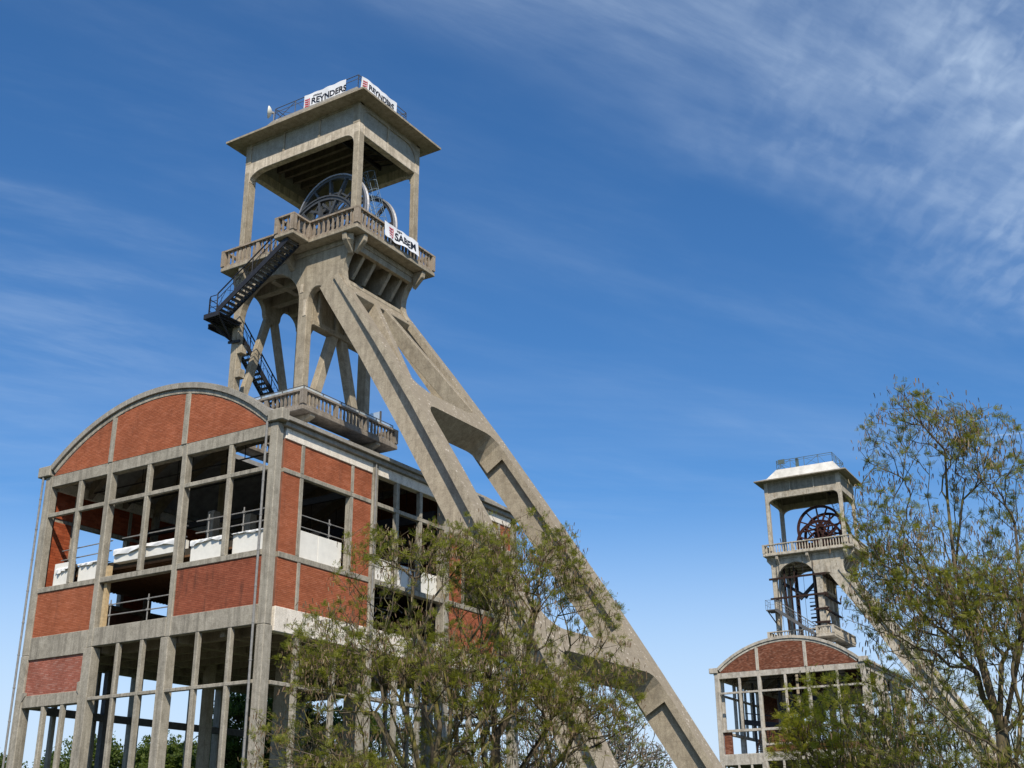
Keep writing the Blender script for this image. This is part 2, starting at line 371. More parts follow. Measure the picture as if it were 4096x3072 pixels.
# ------------------------------------------------------------------ headframe
YC = 9.7; YF0, YF1 = 6.95, 7.40; YR0, YR1 = 12.0, 12.45
LZ = [28.4, 28, 26, 24, 22, 20, 18, 16, 14, 12, 10, 8, 6, 4, 2, 0, GZ-.3]
def lx(z): return float(np.interp(-z, [-28.4,-28,-24,-20,-16,-12,-8,-4,0,2], [-2.97,-2.69,.15,2.88,5.45,7.98,10.4,12.75,15.0,16.15]))
def lh(z): return float(np.interp(-z, [-28.4,-28,-24,-20,-16,-12,-8,-4,0,2], [2.92,2.95,3.38,3.85,4.35,4.86,5.32,5.75,6.2,6.4]))
def lp(z, y, off):               # point on the leg plane, off metres inwards
    s = (lx(z-.6)-lx(z+.6))/1.2; k = math.hypot(1, s); return (lx(z)-off/k, y, z-off*s/k)
def arc(cx, cz, rx, rz, a0, a1, n=12):
    return [(cx+rx*math.cos(R_(a0+(a1-a0)*i/n)), cz+rz*math.sin(R_(a0+(a1-a0)*i/n))) for i in range(n+1)]
CORB = [(-2.1,30.1), (-2.28,29.85), (-2.55,29.45), (-2.72,29.05), (-2.78,28.65), (-2.72,28.25), (-2.55,27.85), (-2.35,27.55)]
def baluster_mesh(h, m, w=.12):
    mb = MB()
    pr = [(w*.62, 0), (w*.62, .05), (w*.42, .10), (w*.55, h*.32), (w*.52, h*.45), (w*.36, h*.82), (w*.42, h*.9), (w*.62, h-.04), (w*.62, h)]
    for (a, z0), (b, z1) in zip(pr[:-1], pr[1:]):
        if z1 <= z0: continue
        mb.hexa([(-a,-a,z0),(a,-a,z0),(a,a,z0),(-a,a,z0)], [(-b,-b,z1),(b,-b,z1),(b,b,z1),(-b,b,z1)])
    return mb.mesh('baluster', m)
def balustrade(par, loop, z0, z1, mat_, bm_, spacing=.27, name='balustrade', pier_every=99, skip=()):
    """loop: list of xy points (open). rail, kerb, piers in one part, balusters as sub-parts"""
    mb = MB(); t = .11
    segs = list(zip(loop[:-1], loop[1:]))
    bh = z1-.10-(z0+.10)
    bme = baluster_mesh(bh, bm_, .10)
    bal = []
    for i, ((x0, y0), (x1, y1)) in enumerate(segs):
        L = math.hypot(x1-x0, y1-y0); dx, dy = (x1-x0)/L, (y1-y0)/L
        e = t*.999
        for (za, zb, w) in ((z1-.10, z1, .27), (z0, z0+.10, .17)):
            mb.beam((x0-dx*w/2*.99, y0-dy*w/2*.99, (za+zb)/2+i*.002), (x1+dx*w/2*.99, y1+dy*w/2*.99, (za+zb)/2+i*.002), w, zb-za, (-dy, dx, 0))
        if i in skip: continue
        nb = max(1, int((L-.5)/spacing)); npier = int(L//3.6)
        piers = [L*(k+1)/(npier+1) for k in range(npier)]
        for p in piers: mb.box(x0+dx*p-.11, x0+dx*p+.11, y0+dy*p-.09, y0+dy*p+.09, z0+.10, z1-.10)
        for k in range(nb):
            s = .2+(L-.4)*(k+.5)/nb
            if any(abs(s-p) < .20 for p in piers): continue
            bal.append((x0+dx*s, y0+dy*s, z0+.10))
    for (x, y) in (loop[:-1] if loop[0] == loop[-1] else loop): mb.box(x-.13, x+.13, y-.13, y+.13, z0+.103, z1-.103)
    b = mb.build(name, mat_, par)
    for k, p in enumerate(bal[:290]):
        o = inst('baluster', bme, b, p, (0, 0, random.uniform(-.08, .08)), (random.uniform(.9, 1.08),)*2+(1,))
    return b
def wheel(par, x, y, z, r, m, mrim, spokes=12, name='winding_wheel', inner=.55):
    mb = MB()
    n = 56
    for (ra, rb, ya, yb) in ((r-.20, r, -.10, .10), (r*inner-.05, r*inner+.05, -.06, .06)):
        vs = []; fs = []
        for k in range(n):
            a = 2*math.pi*k/n
            for rr, yy in ((ra, ya), (rb, ya), (rb, yb), (ra, yb)): vs.append((x+rr*math.cos(a), y+yy, z+rr*math.sin(a)))
        for k in range(n):
            j = (k+1) % n
            for q in range(4): fs.append((4*k+q, 4*k+(q+1)%4, 4*j+(q+1)%4, 4*j+q))
        mb.add(vs, fs)
    for k in range(spokes):
        a = 2*math.pi*k/spokes+.1; u = Vector((math.cos(a), 0, math.sin(a)))
        for s in (-.16, .16):
            mb.beam(Vector((x, y+s, z))+u*.3, Vector((x, y+s*.4, z))+u*(r-.12), .13, .045, (-math.sin(a), 0, math.cos(a)))
    mb.lathe([(.42, -.3), (.42, .3)], 18, 0, (x, y, z), (0, 1, 0)); mb.lathe([(.16, -.75), (.16, .75)], 12, 0, (x, y, z), (0, 1, 0))
    w = mb.build(name, m, par)
    fl = MB(); vs = []; fs = []
    for k in range(n):
        a = 2*math.pi*k/n
        for rr, yy in ((r-.03, -.15), (r+.06, -.15), (r+.06, -.105), (r+.0, -.03), (r+.0, .03), (r+.06, .105), (r+.06, .15), (r-.03, .15)): vs.append((x+rr*math.cos(a), y+yy, z+rr*math.sin(a)))
    for k in range(n):
        j = (k+1) % n
        for q in range(8): fs.append((8*k+q, 8*k+(q+1)%8, 8*j+(q+1)%8, 8*j+q))
    fl.add(vs, fs); fl.build('rim', mrim, w)
    return w
def flight(par, a, b, wid, m, mrail, nst, name='staircase', rail_h=1.0, sides=(0, 1), soffit=True):
    """a lower, b upper end on one edge; wid = horizontal vector to the other edge"""
    a = Vector(a); b = Vector(b); wv = Vector(wid); mb = MB(); d = b-a; hor = Vector((d.x, d.y, 0)).normalized(); up = Vector((0, 0, 1))
    for o in (Vector(), wv): mb.beam(a+o+up*-.05, b+o+up*-.05, .06, .30, wv)
    st = mb.build(name, m, par)
    step = MB(); W2 = wv.length
    n = wv.normalized()
    for q in range(nst):
        t = (q+.5)/nst; p = a+d*t
        s = MB()
        s.hexa([p-hor*.14-up*.02, p+wv-hor*.14-up*.02, p+wv+hor*.14-up*.02, p+hor*.14-up*.02], [p-hor*.14+up*.015, p+wv-hor*.14+up*.015, p+wv+hor*.14+up*.015, p+hor*.14+up*.015])
        s.beam(p+n*.12-up*.03, p+wv-n*.12+hor*.14-up*.15, .03, .03); s.beam(p+wv-n*.12-up*.03, p+n*.12+hor*.14-up*.15, .03, .03)
        s.build('step', M_STEPS if m is M_STEEL else m, st)
    r = MB(); up = Vector((0, 0, 1))
    for k, o in enumerate((Vector(), wv)):
        if k not in sides: continue
        r.tube([a+o+up*rail_h, b+o+up*rail_h], .04, 5); r.tube([a+o+up*rail_h*.68, b+o+up*rail_h*.68], .02, 5)
        L = d.length; np_ = max(2, int(L/1.25))
        for q in range(np_+1):
            t = q/np_; p = a+d*t+o; r.tube([p, p+up*rail_h], .034, 5)
            if q < np_:
                p2 = a+d*(q+1)/np_+o; pm = (p+p2)/2
                r.tube([p+up*.1, pm+up*rail_h*.68], .014, 4); r.tube([pm+up*rail_h*.68, p2+up*.1], .014, 4)
                for f in (.25, .75): pp = a+d*(q+f)/np_+o; r.tube([pp+up*.05, pp+up*rail_h*.66], .010, 4)
    r.build('handrail', mrail, st)
    return st
def railing(mb, pts, h, mids=(.5,), spacing=1.4, r=.022, cross=False):
    for p, q in zip(pts[:-1], pts[1:]):
        p = Vector(p); q = Vector(q); up = Vector((0, 0, h)); n = max(1, round((q-p).length/spacing))
        mb.tube([p+up, q+up], r, 5)
        for m in mids: mb.tube([p+up*m, q+up*m], r*.7, 4)
        for i in range(n+1):
            a = p.lerp(q, i/n); mb.tube([a, a+up], r, 5)
            if cross and i < n:
                b = p.lerp(q, (i+1)/n)
                if i % 2 == 0: mb.tube([a, b+up*.95], r*.7, 4); mb.tube([a+up*.95, b], r*.7, 4)
                else: mb.tube([a+up*.95, (a+b)/2], r*.6, 4)

def headframe(rt, old=False):
    C = M_OLD if old else M_TOW; CL = M_OLD if old else M_LEG; CP = M_OLDP if old else M_SMO; CBm = M_OLD if old else M_BEAM
    CB = M_OLD if old else M_BAL; CG = M_OLD if old else M_GAL
    bev = .03
    # main walls of the shaft with the great arch, the small arch and the corbelled head
    def wall(y0, y1):
        poly = [(-10.45,30.1), (-10.45,GZ), (-9.985,GZ)]
        poly += arc(-7.85, 27.5, 2.13, 2.12, 180, 0, 20)
        poly += [(-5.71,GZ), (-5.12,GZ)] + arc(-4.5, 27.45, .6, .68, 180, 0, 10) + [(-3.55,26.9), (-2.6,27.2)] + CORB[::-1]
        mb = MB(); mb.prism(poly, 1, y0, y1); return mb
    wall(YF0, YF1).build('shaft_wall', C, rt, bevel=bev); wall(YR0, YR1).build('shaft_wall', C, rt, bevel=bev)
    # pilaster edges on the near column
    p = MB(); p.box(-5.36, -5.16, 6.92, 6.948, 26.6, 27.55); p.box(-5.62, -5.42, 6.92, 6.948, 28.0, 28.5); split_build(p, 'repair_patch', CBm, rt, 0)
    # left face: plate with two round-headed openings and splayed struts
    x0, x1 = -10.447, -10.12
    poly = [(7.402,30.095), (7.402,29.0)] + arc(8.27, 28.75, .82, .82, 180, 0, 10) + [(9.14,28.6), (9.45,28.3), (9.95,28.3), (10.26,28.6)] + arc(11.13, 28.75, .82, .82, 180, 0, 10) + [(11.998,29.0), (11.998,30.095)]
    mb = MB(); mb.prism(poly, 0, x0, x1); mb.build('shaft_wall', C, rt, bevel=bev)
    for s in (-1, 1):
        mb = MB(); mb.prism([(YC+s*.05, 28.45), (YC+s*.48, 28.65), (YC+s*2.55, 21.5), (YC+s*2.08, 21.5)], 0, x0+.01, x1-.01); mb.build('strut', CL, rt, bevel=bev)
    # right face: deep wall beam and inverted V struts
    mb = MB(); mb.box(-5.45, -5.12, 7.402, 11.998, 26.25, 30.09)
    for y in (7.9, 9.3, 10.1, 11.5): mb.box(-5.118, -4.95, y-.14, y+.14, 26.3, 28.9)
    mb.box(-5.55, -4.98, 7.403, 11.997, 26.2, 26.5); mb.build('wall_beam', C, rt, bevel=bev)
    for s in (-1, 1):
        mb = MB(); mb.prism([(YC+s*.10, 26.22), (YC+s*.66, 26.22), (YC+s*2.32, 21.0), (YC+s*1.80, 21.0)], 0, -5.55, -5.11); mb.build('strut', CL, rt, bevel=bev)
    # deep floor beams and slab of the head
    mb = MB()
    for y in (8.3, 9.7, 11.1): mb.box(-10.09, -5.56, y-.2, y+.2, 29.35, 30.095)
    mb.box(-8.3, -7.95, 7.41, 11.99, 29.5, 30.09); mb.build('floor_beam', C, rt)
    mb = MB()
    mb.box(-10.6, -2.07, 6.9, 12.5, 30.102, 30.4); mb.box(-11.04, -1.36, 6.25, 13.15, 30.404, 30.62)
    mb.build('platform_slab', C, rt, bevel=bev)
    if not old:
        mb = MB(); mb.box(-5.95, -4.62, 5.0, 6.247, 30.44, 30.62); mb.build('platform_slab', C, rt, bevel=bev)
    # corbel brackets
    mb = MB()
    def brk(x, y, dx, dy):
        w = .15
        n = Vector((-dy, dx, 0)).normalized()*w; P = Vector((x, y, 0)); D = Vector((dx, dy, 0)); Z = Vector((0,0,1))
        a = [P+Z*29.45, P+D*.95+Z*30.02, P+D*1.0+Z*30.40, P+Z*30.40]
        mb.hexa([q-n for q in a], [q+n for q in a])
    brk(-2.35, 6.96, .35, -.42); brk(-2.12, 7.1, .6, .12) if False else None
    for (x, y, dx, dy) in ((-2.3, 6.96, 0, -.62), (-6.3, 6.96, 0, -.62), (-9.6, 6.96, 0, -.62), (-2.12, 7.15, .66, 0), (-2.12, 12.25, .66, 0), (-10.45, 7.3, -.5, 0)): brk(x, y, dx, dy)
    split_build(mb, 'bracket', C, rt, bev)
    # corbel hopper: ribs, ledge, waist beam
    for y in (8.15, 9.1, 10.45, 11.4):
        mb = MB(); mb.prism([(-2.12,30.095), (-3.1,28.62), (-4.94,28.62), (-4.94,30.095)], 1, y-.11, y+.11); mb.build('rib', C, rt, bevel=.02)
    mb = MB(); mb.hexa([(-2.75,7.402,28.02), (-2.75,11.998,28.02), (-4.9,11.998,28.3), (-4.9,7.402,28.3)], [(-2.85,7.402,28.32), (-2.85,11.998,28.32), (-4.9,11.998,28.62), (-4.9,7.402,28.62)]); mb.build('ledge', C, rt, bevel=bev)
    mb = MB(); mb.box(-2.40, -2.12, 7.402, 11.998, 29.75, 30.098); mb.build('head_beam', C, rt, bevel=.02)
    mb = MB()
    def mp(poly, o0, o1, target):
        n = len(poly); vs = [lp(z, y, o0) for y, z in poly]+[lp(z, y, o1) for y, z in poly]
        target.add(vs, [tuple(range(n)), tuple(range(2*n-1, n-1, -1))]+[(i, i+n, (i+1)%n+n, (i+1)%n) for i in range(n)])
    mp([(7.0,28.1), (12.4,28.1), (12.4,27.35), (7.0,27.35)], .05, .75, mb); mb.build('waist_beam', CL, rt, bevel=bev)
    # raking legs: flange and web
    def F(a): return (lambda z: a) if isinstance(a, (int, float)) else a
    fwid = lambda z: float(np.interp(z, [4, 16, 20, 25, 28], [1.05, 1.0, .88, .66, .52]))
    win = lambda z: float(np.interp(z, [20, 28], [.38, .12])); wot = lambda z: fwid(z)-float(np.interp(z, [20, 28], [.26, .1]))
    wdep = lambda z: float(np.interp(z, [2, 9, 20, 28], [1.5, 1.62, 1.6, 1.36]))
    for s in (-1, 1):
        L = MB(); 
        def leg(yo, yi, o0, o1):
            yo, yi, o0, o1 = F(yo), F(yi), F(o0), F(o1)
            for za, zb in zip(LZ[:-1], LZ[1:]):
                q = []
                for z in (zb, za): q.append([lp(z, YC+s*(lh(z)-yo(z)), o0(z)), lp(z, YC+s*(lh(z)-yi(z)), o0(z)), lp(z, YC+s*(lh(z)-yi(z)), o1(z)), lp(z, YC+s*(lh(z)-yo(z)), o1(z))])
                L.hexa(q[0], q[1])
        leg(0, fwid, 0, .32); L.build('leg', CL, rt)
        L = MB(); leg(win, wot, .322, wdep); L.build('leg_web', CL, rt)
        # footing
        L = MB(); zz = GZ; c = lp(zz+.3, YC+s*(lh(zz)-.5), .8); L.box(c[0]-1.6, c[0]+1.8, c[1]-1.1, c[1]+1.1, GZ-.2, GZ+.7); L.build('footing', C, rt, bevel=.05)
        # diagonal from the head to the first cross beam
        D = MB(); mp([(YC+s*.10,27.7), (YC+s*.52,27.7), (YC+s*3.15,21.0), (YC+s*2.75,21.0)], .03, .82, D); D.build('diagonal_brace', CL, rt, bevel=.02)
    # cross beams with rounded corners
    for zt, zb, dep in ((21.05, 19.95, 1.40), (8.75, 7.65, 1.40)):
        hh = lh((zt+zb)/2)-.99; dpt = dep
        def fil(cy, cz, r, a0, a1): return [(cy+r*math.cos(R_(a0+(a1-a0)*i/8)), cz+r*math.sin(R_(a0+(a1-a0)*i/8))) for i in range(9)]
        r = 1.15
        def hz(z): return lh(z)-fwid(z)+.015
        top = [(YC-hz(zt+1.3), zt+1.3), (YC-hz(zt+.7)+.14, zt+.7), (YC-hz(zt)+.45, zt+.3), (YC-hz(zt)+1.2, zt)]
        bot = [(YC-hz(zb)+.70, zb+.06), (YC-hz(zb)+.28, zb-.08), (YC-hz(zb-.4)+.07, zb-.42), (YC-hz(zb-1.0), zb-1.0)]
        poly = top+[(2*YC-y, z) for y, z in top[::-1]]+[(2*YC-y, z) for y, z in bot[::-1]]+bot
        B = MB(); mp(poly, .004, dpt, B) if False else None
        # split in convex-ish columns
        ys = np.linspace(0, 1, 15)
        def edge(P, t):
            yy = [q[0] for q in P]; zz = [q[1] for q in P]; Y = P[0][0]+t*(2*YC-2*P[0][0])
            Yl = Y if Y <= YC else 2*YC-Y
            return (Y, float(np.interp(Yl, yy, zz)))
        bt = bot[::-1]
        ts = sorted(set([0, .02, .045, .08, .12, .16, .2, .3, .5, .7, .8, .84, .88, .92, .955, .98, 1]))
        cells = []
        for t in ts:
            Yt = edge(top, t); Yb = edge(bt, t); cells.append((Yt, Yb))
        for (ta, ba), (tb, bb) in zip(cells[:-1], cells[1:]):
            B.hexa([lp(ba[1], ba[0], .004), lp(bb[1], bb[0], .004), lp(bb[1], bb[0], dpt), lp(ba[1], ba[0], dpt)],
                   [lp(ta[1], ta[0], .004), lp(tb[1], tb[0], .004), lp(tb[1], tb[0], dpt), lp(ta[1], ta[0], dpt)])
        B.build('cross_beam', CL, rt)
    # upper chamber
    XR, XL = -2.1, -10.5; YA, YB = 6.95, 12.45
    for (xa, xb, ya, yb) in ((XR-.38, XR, YA, YA+.46), (XR-.30, XR, YB-.46, YB), (XL, XL+.38, YA, YA+.58), (XL, XL+.38, YB-.58, YB)):
        mb = MB(); mb.box(xa, xb, ya, yb, 30.62, 36.9); mb.build('column', C, rt, bevel=.03)
    def fascia(y0, y1, flip):
        poly = [(XL+.38, 36.2)]+arc(XL+1.58, 36.25, 1.2, .58, 180, 90, 8)+arc(XR-.98, 36.23, .6, .6, 90, 0, 8)+[(XR-.38,36.2), (XR-.002,36.2), (XR-.002,37.45), (XL+.002,37.45), (XL+.002,36.2)]
        mb = MB(); mb.prism(poly, 1, y0, y1); return mb
    fascia(YA+.002, YA+.40, 0).build('arched_beam', CBm, rt, bevel=.02); fascia(YB-.40, YB-.002, 0).build('arched_beam', CBm, rt, bevel=.02)
    for (xa, xb) in ((XR-.40, XR-.001), (XL+.001, XL+.40)):
        ya, yb = YA+.5, YB-.5
        poly = [(ya,36.2)]+arc(ya+.5, 36.3, .5, .5, 180, 90, 6)+arc(yb-.5, 36.3, .5, .5, 90, 0, 6)+[(yb,36.2), (YB-.41,36.2), (YB-.41,37.4), (YA+.41,37.4), (YA+.41,36.2)] if xa < -5 else \
               [(YA+.41,36.78), (YB-.41,36.78), (YB-.41,37.4), (YA+.41,37.4)]
        mb = MB(); mb.prism(poly, 0, xa, xb); mb.build('arched_beam' if xa < -5 else 'side_beam', CBm, rt, bevel=.02)
    if old:
        pass
    # panels above
    mb = MB()
    for y0, y1 in ((YA+.06, YA+.30), (YB-.30, YB-.06)): mb.box(XL+.3, XR-.3, y0, y1, 37.44, 38.76)
    for x0, x1 in ((XR-.30, XR-.06), (XL+.06, XL+.30)): mb.box(x0, x1, YA+.3, YB-.3, 37.39, 38.76)
    mb.build('panel', CP, rt)
    mb = MB()
    for y0, y1 in ((YA, YA+.34), (YB-.34, YB)):
        for x0, x1 in ((XL, XL+.40), (XR-.46, XR), (-7.68, -7.55), (-5.07, -4.94)): mb.box(x0, x1, y0, y1, 37.452, 38.76)
        mb.box(XL, XR, y0-.003, y1+.003, 38.62, 38.765)
    for x0, x1 in ((XR-.34, XR), (XL, XL+.34)):
        mb.box(x0, x1, 9.42, 9.56, 37.402, 38.5)
        # rounded upper corners on the end panels
        mb.box(x0-.003, x1+.003, YA+.34, YB-.34, 38.40, 38.763)
        mb.prism([(YA+.345,38.4), (YA+.345,37.95)]+arc(YA+.345+.45, 37.95, .44, .44, 180, 90, 6), 0, x0, x1)
        mb.prism([(YB-.345,38.4)]+arc(YB-.345-.95, 37.45, .94, .94, 90, 0, 8)[0:9]+[(YB-.345,37.45)], 0, x0, x1)
    mb.build('pilaster', C, rt)
    # ceiling and ceiling beams
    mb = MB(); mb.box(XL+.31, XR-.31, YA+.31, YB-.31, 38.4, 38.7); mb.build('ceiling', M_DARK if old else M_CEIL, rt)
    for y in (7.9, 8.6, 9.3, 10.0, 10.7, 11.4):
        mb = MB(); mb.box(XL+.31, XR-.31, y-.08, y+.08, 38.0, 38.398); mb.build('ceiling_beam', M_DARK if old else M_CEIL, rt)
    mb = MB()
    mb.beam((-3.9,8.0,37.9), (-3.4,12.0,37.9), .12, .3); mb.beam((-4.6,8.0,37.9), (-4.6,12.0,37.9), .1, .3)
    for k in range(7): mb.beam((-4.6, 8.1+k*.6, 37.9), (-3.7, 8.4+k*.6, 37.9), .05, .05)
    mb.build('hoist_girder', M_STEEL, rt)
    # roof: thin eaves slab, kinked hip and flat top
    mb = MB()
    def ring(x0, x1, y0, y1, z): return [(x0,y0,z), (x1,y0,z), (x1,y1,z), (x0,y1,z)]
    rings = [ring(-11.34,-1.2,6.08,13.32,38.72), ring(-11.34,-1.2,6.08,13.32,38.84), ring(-10.1,-2.3,6.85,12.55,39.12), ring(-9.05,-2.75,7.35,12.05,40.16)]
    vs = sum(rings, []); fs = [(3,2,1,0), (12,13,14,15)]
    for k in range(3):
        for q in range(4): fs.append((4*k+q, 4*k+(q+1)%4, 4*k+4+(q+1)%4, 4*k+4+q))
    mb.add(vs, fs); mi = [0]*len(mb.f); mb.m = [0, 1]+[0]*4+[1]*8
    ro = mb.build('roof', [C if not old else M_OLDP, M_WROOF if old else M_ROOFC], rt)
    r = MB()
    railing(r, [(-9.0,7.5,40.16), (-2.8,7.5,40.16), (-2.8,11.95,40.16), (-9.0,11.95,40.16), (-9.0,7.5,40.16)], .9 if not old else 1.05, (.72,) if not old else (.8,), 1.5, .024 if not old else .032, True)
    if old:
        r.box(-6.9, -6.6, 7.6, 7.9, 40.16, 41.2); r.box(-8.8, -8.1, 7.45, 7.6, 40.8, 41.3)
    r.build('roof_railing', M_GREEN if old else M_PLATE, ro)
    # balconies
    if old:
        loop = [(-10.92,6.37), (-1.48,6.37), (-1.48,13.03), (-10.92,13.03), (-10.92,6.37)]
    else:
        loop = [(-10.92,6.37), (-5.83,6.37), (-5.83,5.12), (-4.74,5.12), (-4.74,6.37), (-1.48,6.37), (-1.48,13.03), (-10.92,13.03), (-10.92,6.37)]
    balustrade(rt, loop, 30.622, 31.68, CB, CB, .29, skip=(6,) if False else ())
    lz = 20.8 if not old else 21.2
    mb = MB(); mb.box(-11.5, -10.51, 5.83, 13.57, lz, lz+.22); mb.box(-5.09, -3.95, 5.83, 13.57, lz, lz+.22); mb.box(-10.512, -5.088, 5.83, 6.948, lz+.003, lz+.217); mb.box(-10.512, -5.088, 12.452, 13.57, lz+.003, lz+.217)
    if old: mb.box(-5.75, -3.9, 5.0, 5.9, lz+.006, lz+.214)
    mb.build('gallery_slab', CG, rt, bevel=.03)
    mb = MB()
    for y in (6.7, 12.0):
        a = [(-5.09, lz-.55), (-4.05, lz-.14), (-4.05, lz+.0), (-5.09, lz+.0)]
        mb.prism([(q[0], q[1]-.002) for q in a], 1, y-.18, y+.18)
    for x in (-9.8, -5.6):
        a = [(6.948, lz-.55), (5.95, lz-.14), (5.95, lz), (6.948, lz)]; mb.prism([(q[0], q[1]-.002) for q in a], 0, x-.18, x+.18)
    split_build(mb, 'bracket', C, rt, .02)
    gl = [(-11.38,5.95), (-4.07,5.95), (-4.07,13.45), (-11.38,13.45), (-11.38,5.95)]
    if old: gl = [(-11.0,5.95), (-5.6,5.95), (-5.6,5.1), (-4.0,5.1), (-4.0,13.45), (-11.0,13.45), (-11.0,5.95)]
    balustrade(rt, gl, lz+.222, lz+1.1, CG, CG, .27, 'gallery_balustrade')
    if not old:
        g = MB(); z0 = lz+1.1
        for (p, q) in (((-11.3,6.02), (-4.12,6.02)), ((-4.12,6.02), (-4.12,13.3))):
            n = 5
            a = Vector((*p, z0)); b = Vector((*q, z0)); up = Vector((0,0,.24))
            g.tube([a+up, b+up], .022, 5, 0)
            for i in range(n+1): c = a.lerp(b, i/n); g.beam(c-Vector((0,0,.2)), c+up, .05, .03, (1,0,0) if p[1] == q[1] else (0,1,0), 0)
            for i in range(n):
                c = a.lerp(b, (i+.03)/n); d = a.lerp(b, (i+.97)/n); g.beam((c+d)/2-(d-c)/2+up*.45, (c+d)/2+(d-c)/2+up*.45, .012, .20, (b-a).cross(up), 1)
        g.beam((-4.9,12.2,z0+.35), (-4.15,12.2,z0+.35), .03, .8, (0,1,0), 1)
        g.box(-4.16, -4.08, 12.16, 12.24, z0, z0+.75, 0)
        g.build('glass_guard', [M_PLATE, M_GLASS], rt)
    # winding wheels
    mw, mr = (M_RUST, M_RUST) if old else (M_WHEEL, M_WHEELL)
    wheel(rt, -5.2, 8.65, 33.35, 2.45, mw, mr, 12); wheel(rt, -5.1, 7.75, 31.45, 2.5, mw, mw if not old else mr, 12)
    wheel(rt, -5.1, 11.0, 33.0, 2.5, M_WHEELD if not old else M_RUST, mr, 10)
    fr = MB()
    for y in (8.15, 9.15, 10.5, 11.5):
        for x in (-6.3, -4.1): fr.beam((x, y, 30.62), (-5.2, y, 33.3), .2, .22, (0,1,0))
        fr.beam((-7.6, y, 31.6), (-2.9, y, 31.6), .16, .3, (0,1,0))
    for x in (-7.2, -5.2, -3.2): fr.beam((x, 7.5, 31.75), (x, 12, 31.75), .14, .2)
    for k in range(9):
        x = -9.0+k*.75; fr.beam((x, 7.3, 30.62), (x+random.uniform(-.4,.4), 7.3+random.uniform(0,.7), 32.0+random.uniform(-.3,.7)), .06, .1, (1,0,0))
    fr.build('wheel_frame', M_RUSTD if old else M_STEEL, rt)
    # caged ladder
    ld = MB(); a = Vector((-3.95, 9.7, 36.2)); b = Vector((-2.62, 9.7, 31.7)); d = (b-a)
    for dy in (-.22, .22): ld.tube([a+Vector((0,dy,0)), b+Vector((0,dy,0))], .025, 5)
    for k in range(16): p = a+d*(k+.5)/16; ld.tube([p-Vector((0,.22,0)), p+Vector((0,.22,0))], .014, 4)
    for k in range(7):
        p = a+d*(k+.5)/7; ld.tube([p+Vector((.72*math.sin(t)*.9, .36*math.cos(t), .2*math.sin(t))) for t in np.linspace(0, math.pi, 9)], .016, 4)
    for t in (.6, 1.57, 2.5): o = Vector((.65*math.sin(t), .36*math.cos(t), .2*math.sin(t))); ld.tube([a+o+d*.06, b+o-d*.06], .012, 4)
    ld.build('caged_ladder', M_BLUEST if not old else M_RUSTD, rt)
    # outside stairs
    if not old:
        ms = M_STEEL
        flight(rt, (-9.95,5.22,27.40), (-5.15,5.22,30.42), (0,.82,0), ms, ms, 19)
        L = MB(); L.box(-10.75, -9.75, 5.2, 6.95, 27.22, 27.30); L.box(-11.45, -10.52, 6.1, 7.7, 27.22, 27.30)
        L.beam((-10.8,5.18,27.2), (-9.7,5.18,27.2), .08, .26); L.beam((-10.8,5.18,27.2), (-10.8,6.2,27.2), .08, .26); L.beam((-11.5,6.2,27.2), (-11.5,7.7,27.2), .08, .26)
        for q in ((-10.7,5.4), (-9.9,5.4), (-11.3,6.6)): L.beam((*q, 27.15), (-10.35, 6.9, 26.3), .07, .09); 
        L.beam((-10.75,5.3,27.15), (-9.8,6.9,27.15), .05, .08); L.beam((-9.8,5.3,27.15), (-10.75,6.9,27.15), .05, .08)
        L.beam((-10.6,6.9,26.3), (-9.75,6.9,26.2), .1, .14)
        for k in range(5): L.beam((-10.7+k*.2, 5.3, 27.12), (-10.7+k*.2, 6.9, 27.12), .03, .06)
        L.build('stair_landing', ms, rt)
        r = MB(); railing(r, [(-9.95,5.22,27.3), (-10.45,5.2,27.3), (-10.75,5.42,27.3), (-10.85,6.1,27.3), (-11.45,6.6,27.3), (-11.5,7.7,27.3)], 1.05, (.68, .35), .6, .024)
        r.build('landing_railing', ms, rt)
        flight(rt, (-10.75,13.4,22.2), (-10.75,7.75,27.35), (-.75,0,0), ms, ms, 24)
        # small concrete consoles on the left column
        for z in (25.75, 24.35):
            mb = MB(); mb.box(-9.98, -9.4, 6.97, 7.4, z-.25, z+.3) if False else mb.box(-10.078, -9.66, 6.97, 7.38, z-.22, z+.28); mb.build('console', C, rt, bevel=.02)
    else:
        flight(rt, (-5.75,5.2,21.45), (-9.8,5.2,24.5), (0,.8,0), M_PLATE, M_PLATE, 17)
        L = MB(); L.box(-10.85, -9.7, 5.2, 6.94, 24.4, 24.5)
        for q in ((-10.7,5.4), (-9.9,5.5)): L.beam((*q, 24.35), (-10.3, 6.9, 23.2), .08, .1)
        railing(L, [(-9.8,5.2,24.5), (-10.85,5.2,24.5), (-10.85,6.9,24.5)], 1.0, (.5,), .5, .02); L.build('stair_landing', M_PLATE, rt)
        # rusty guide frame and clamps inside the shaft
        g = MB()
        for (x, y, w) in ((-9.3,7.7,.16), (-8.9,8.3,.14), (-8.4,9.2,.16), (-6.1,7.8,.30), (-9.0,11.0,.2), (-6.0,11.3,.2), (-8.2,7.6,.10), (-7.3,11.6,.10)): g.box(x-w/2, x+w/2, y-w/2, y+w/2, 16, 29.3)
        split_build(g, 'guide_post', M_RUSTD, rt)
        for k, z in enumerate((28.0, 25.9, 24.4, 23.0)):
            b = MB(); b.beam((-10.75,6.85,z), (-4.6,6.85,z+.04), .14, .20) if z > 25 else b.beam((-6.2,6.85,z), (-4.6,6.85,z), .14, .18)
            b.beam((-4.95,6.7,z-.1), (-4.95,12.7,z-.1), .14, .2); b.build('steel_clamp', M_RUSTD, rt)
        b = MB()
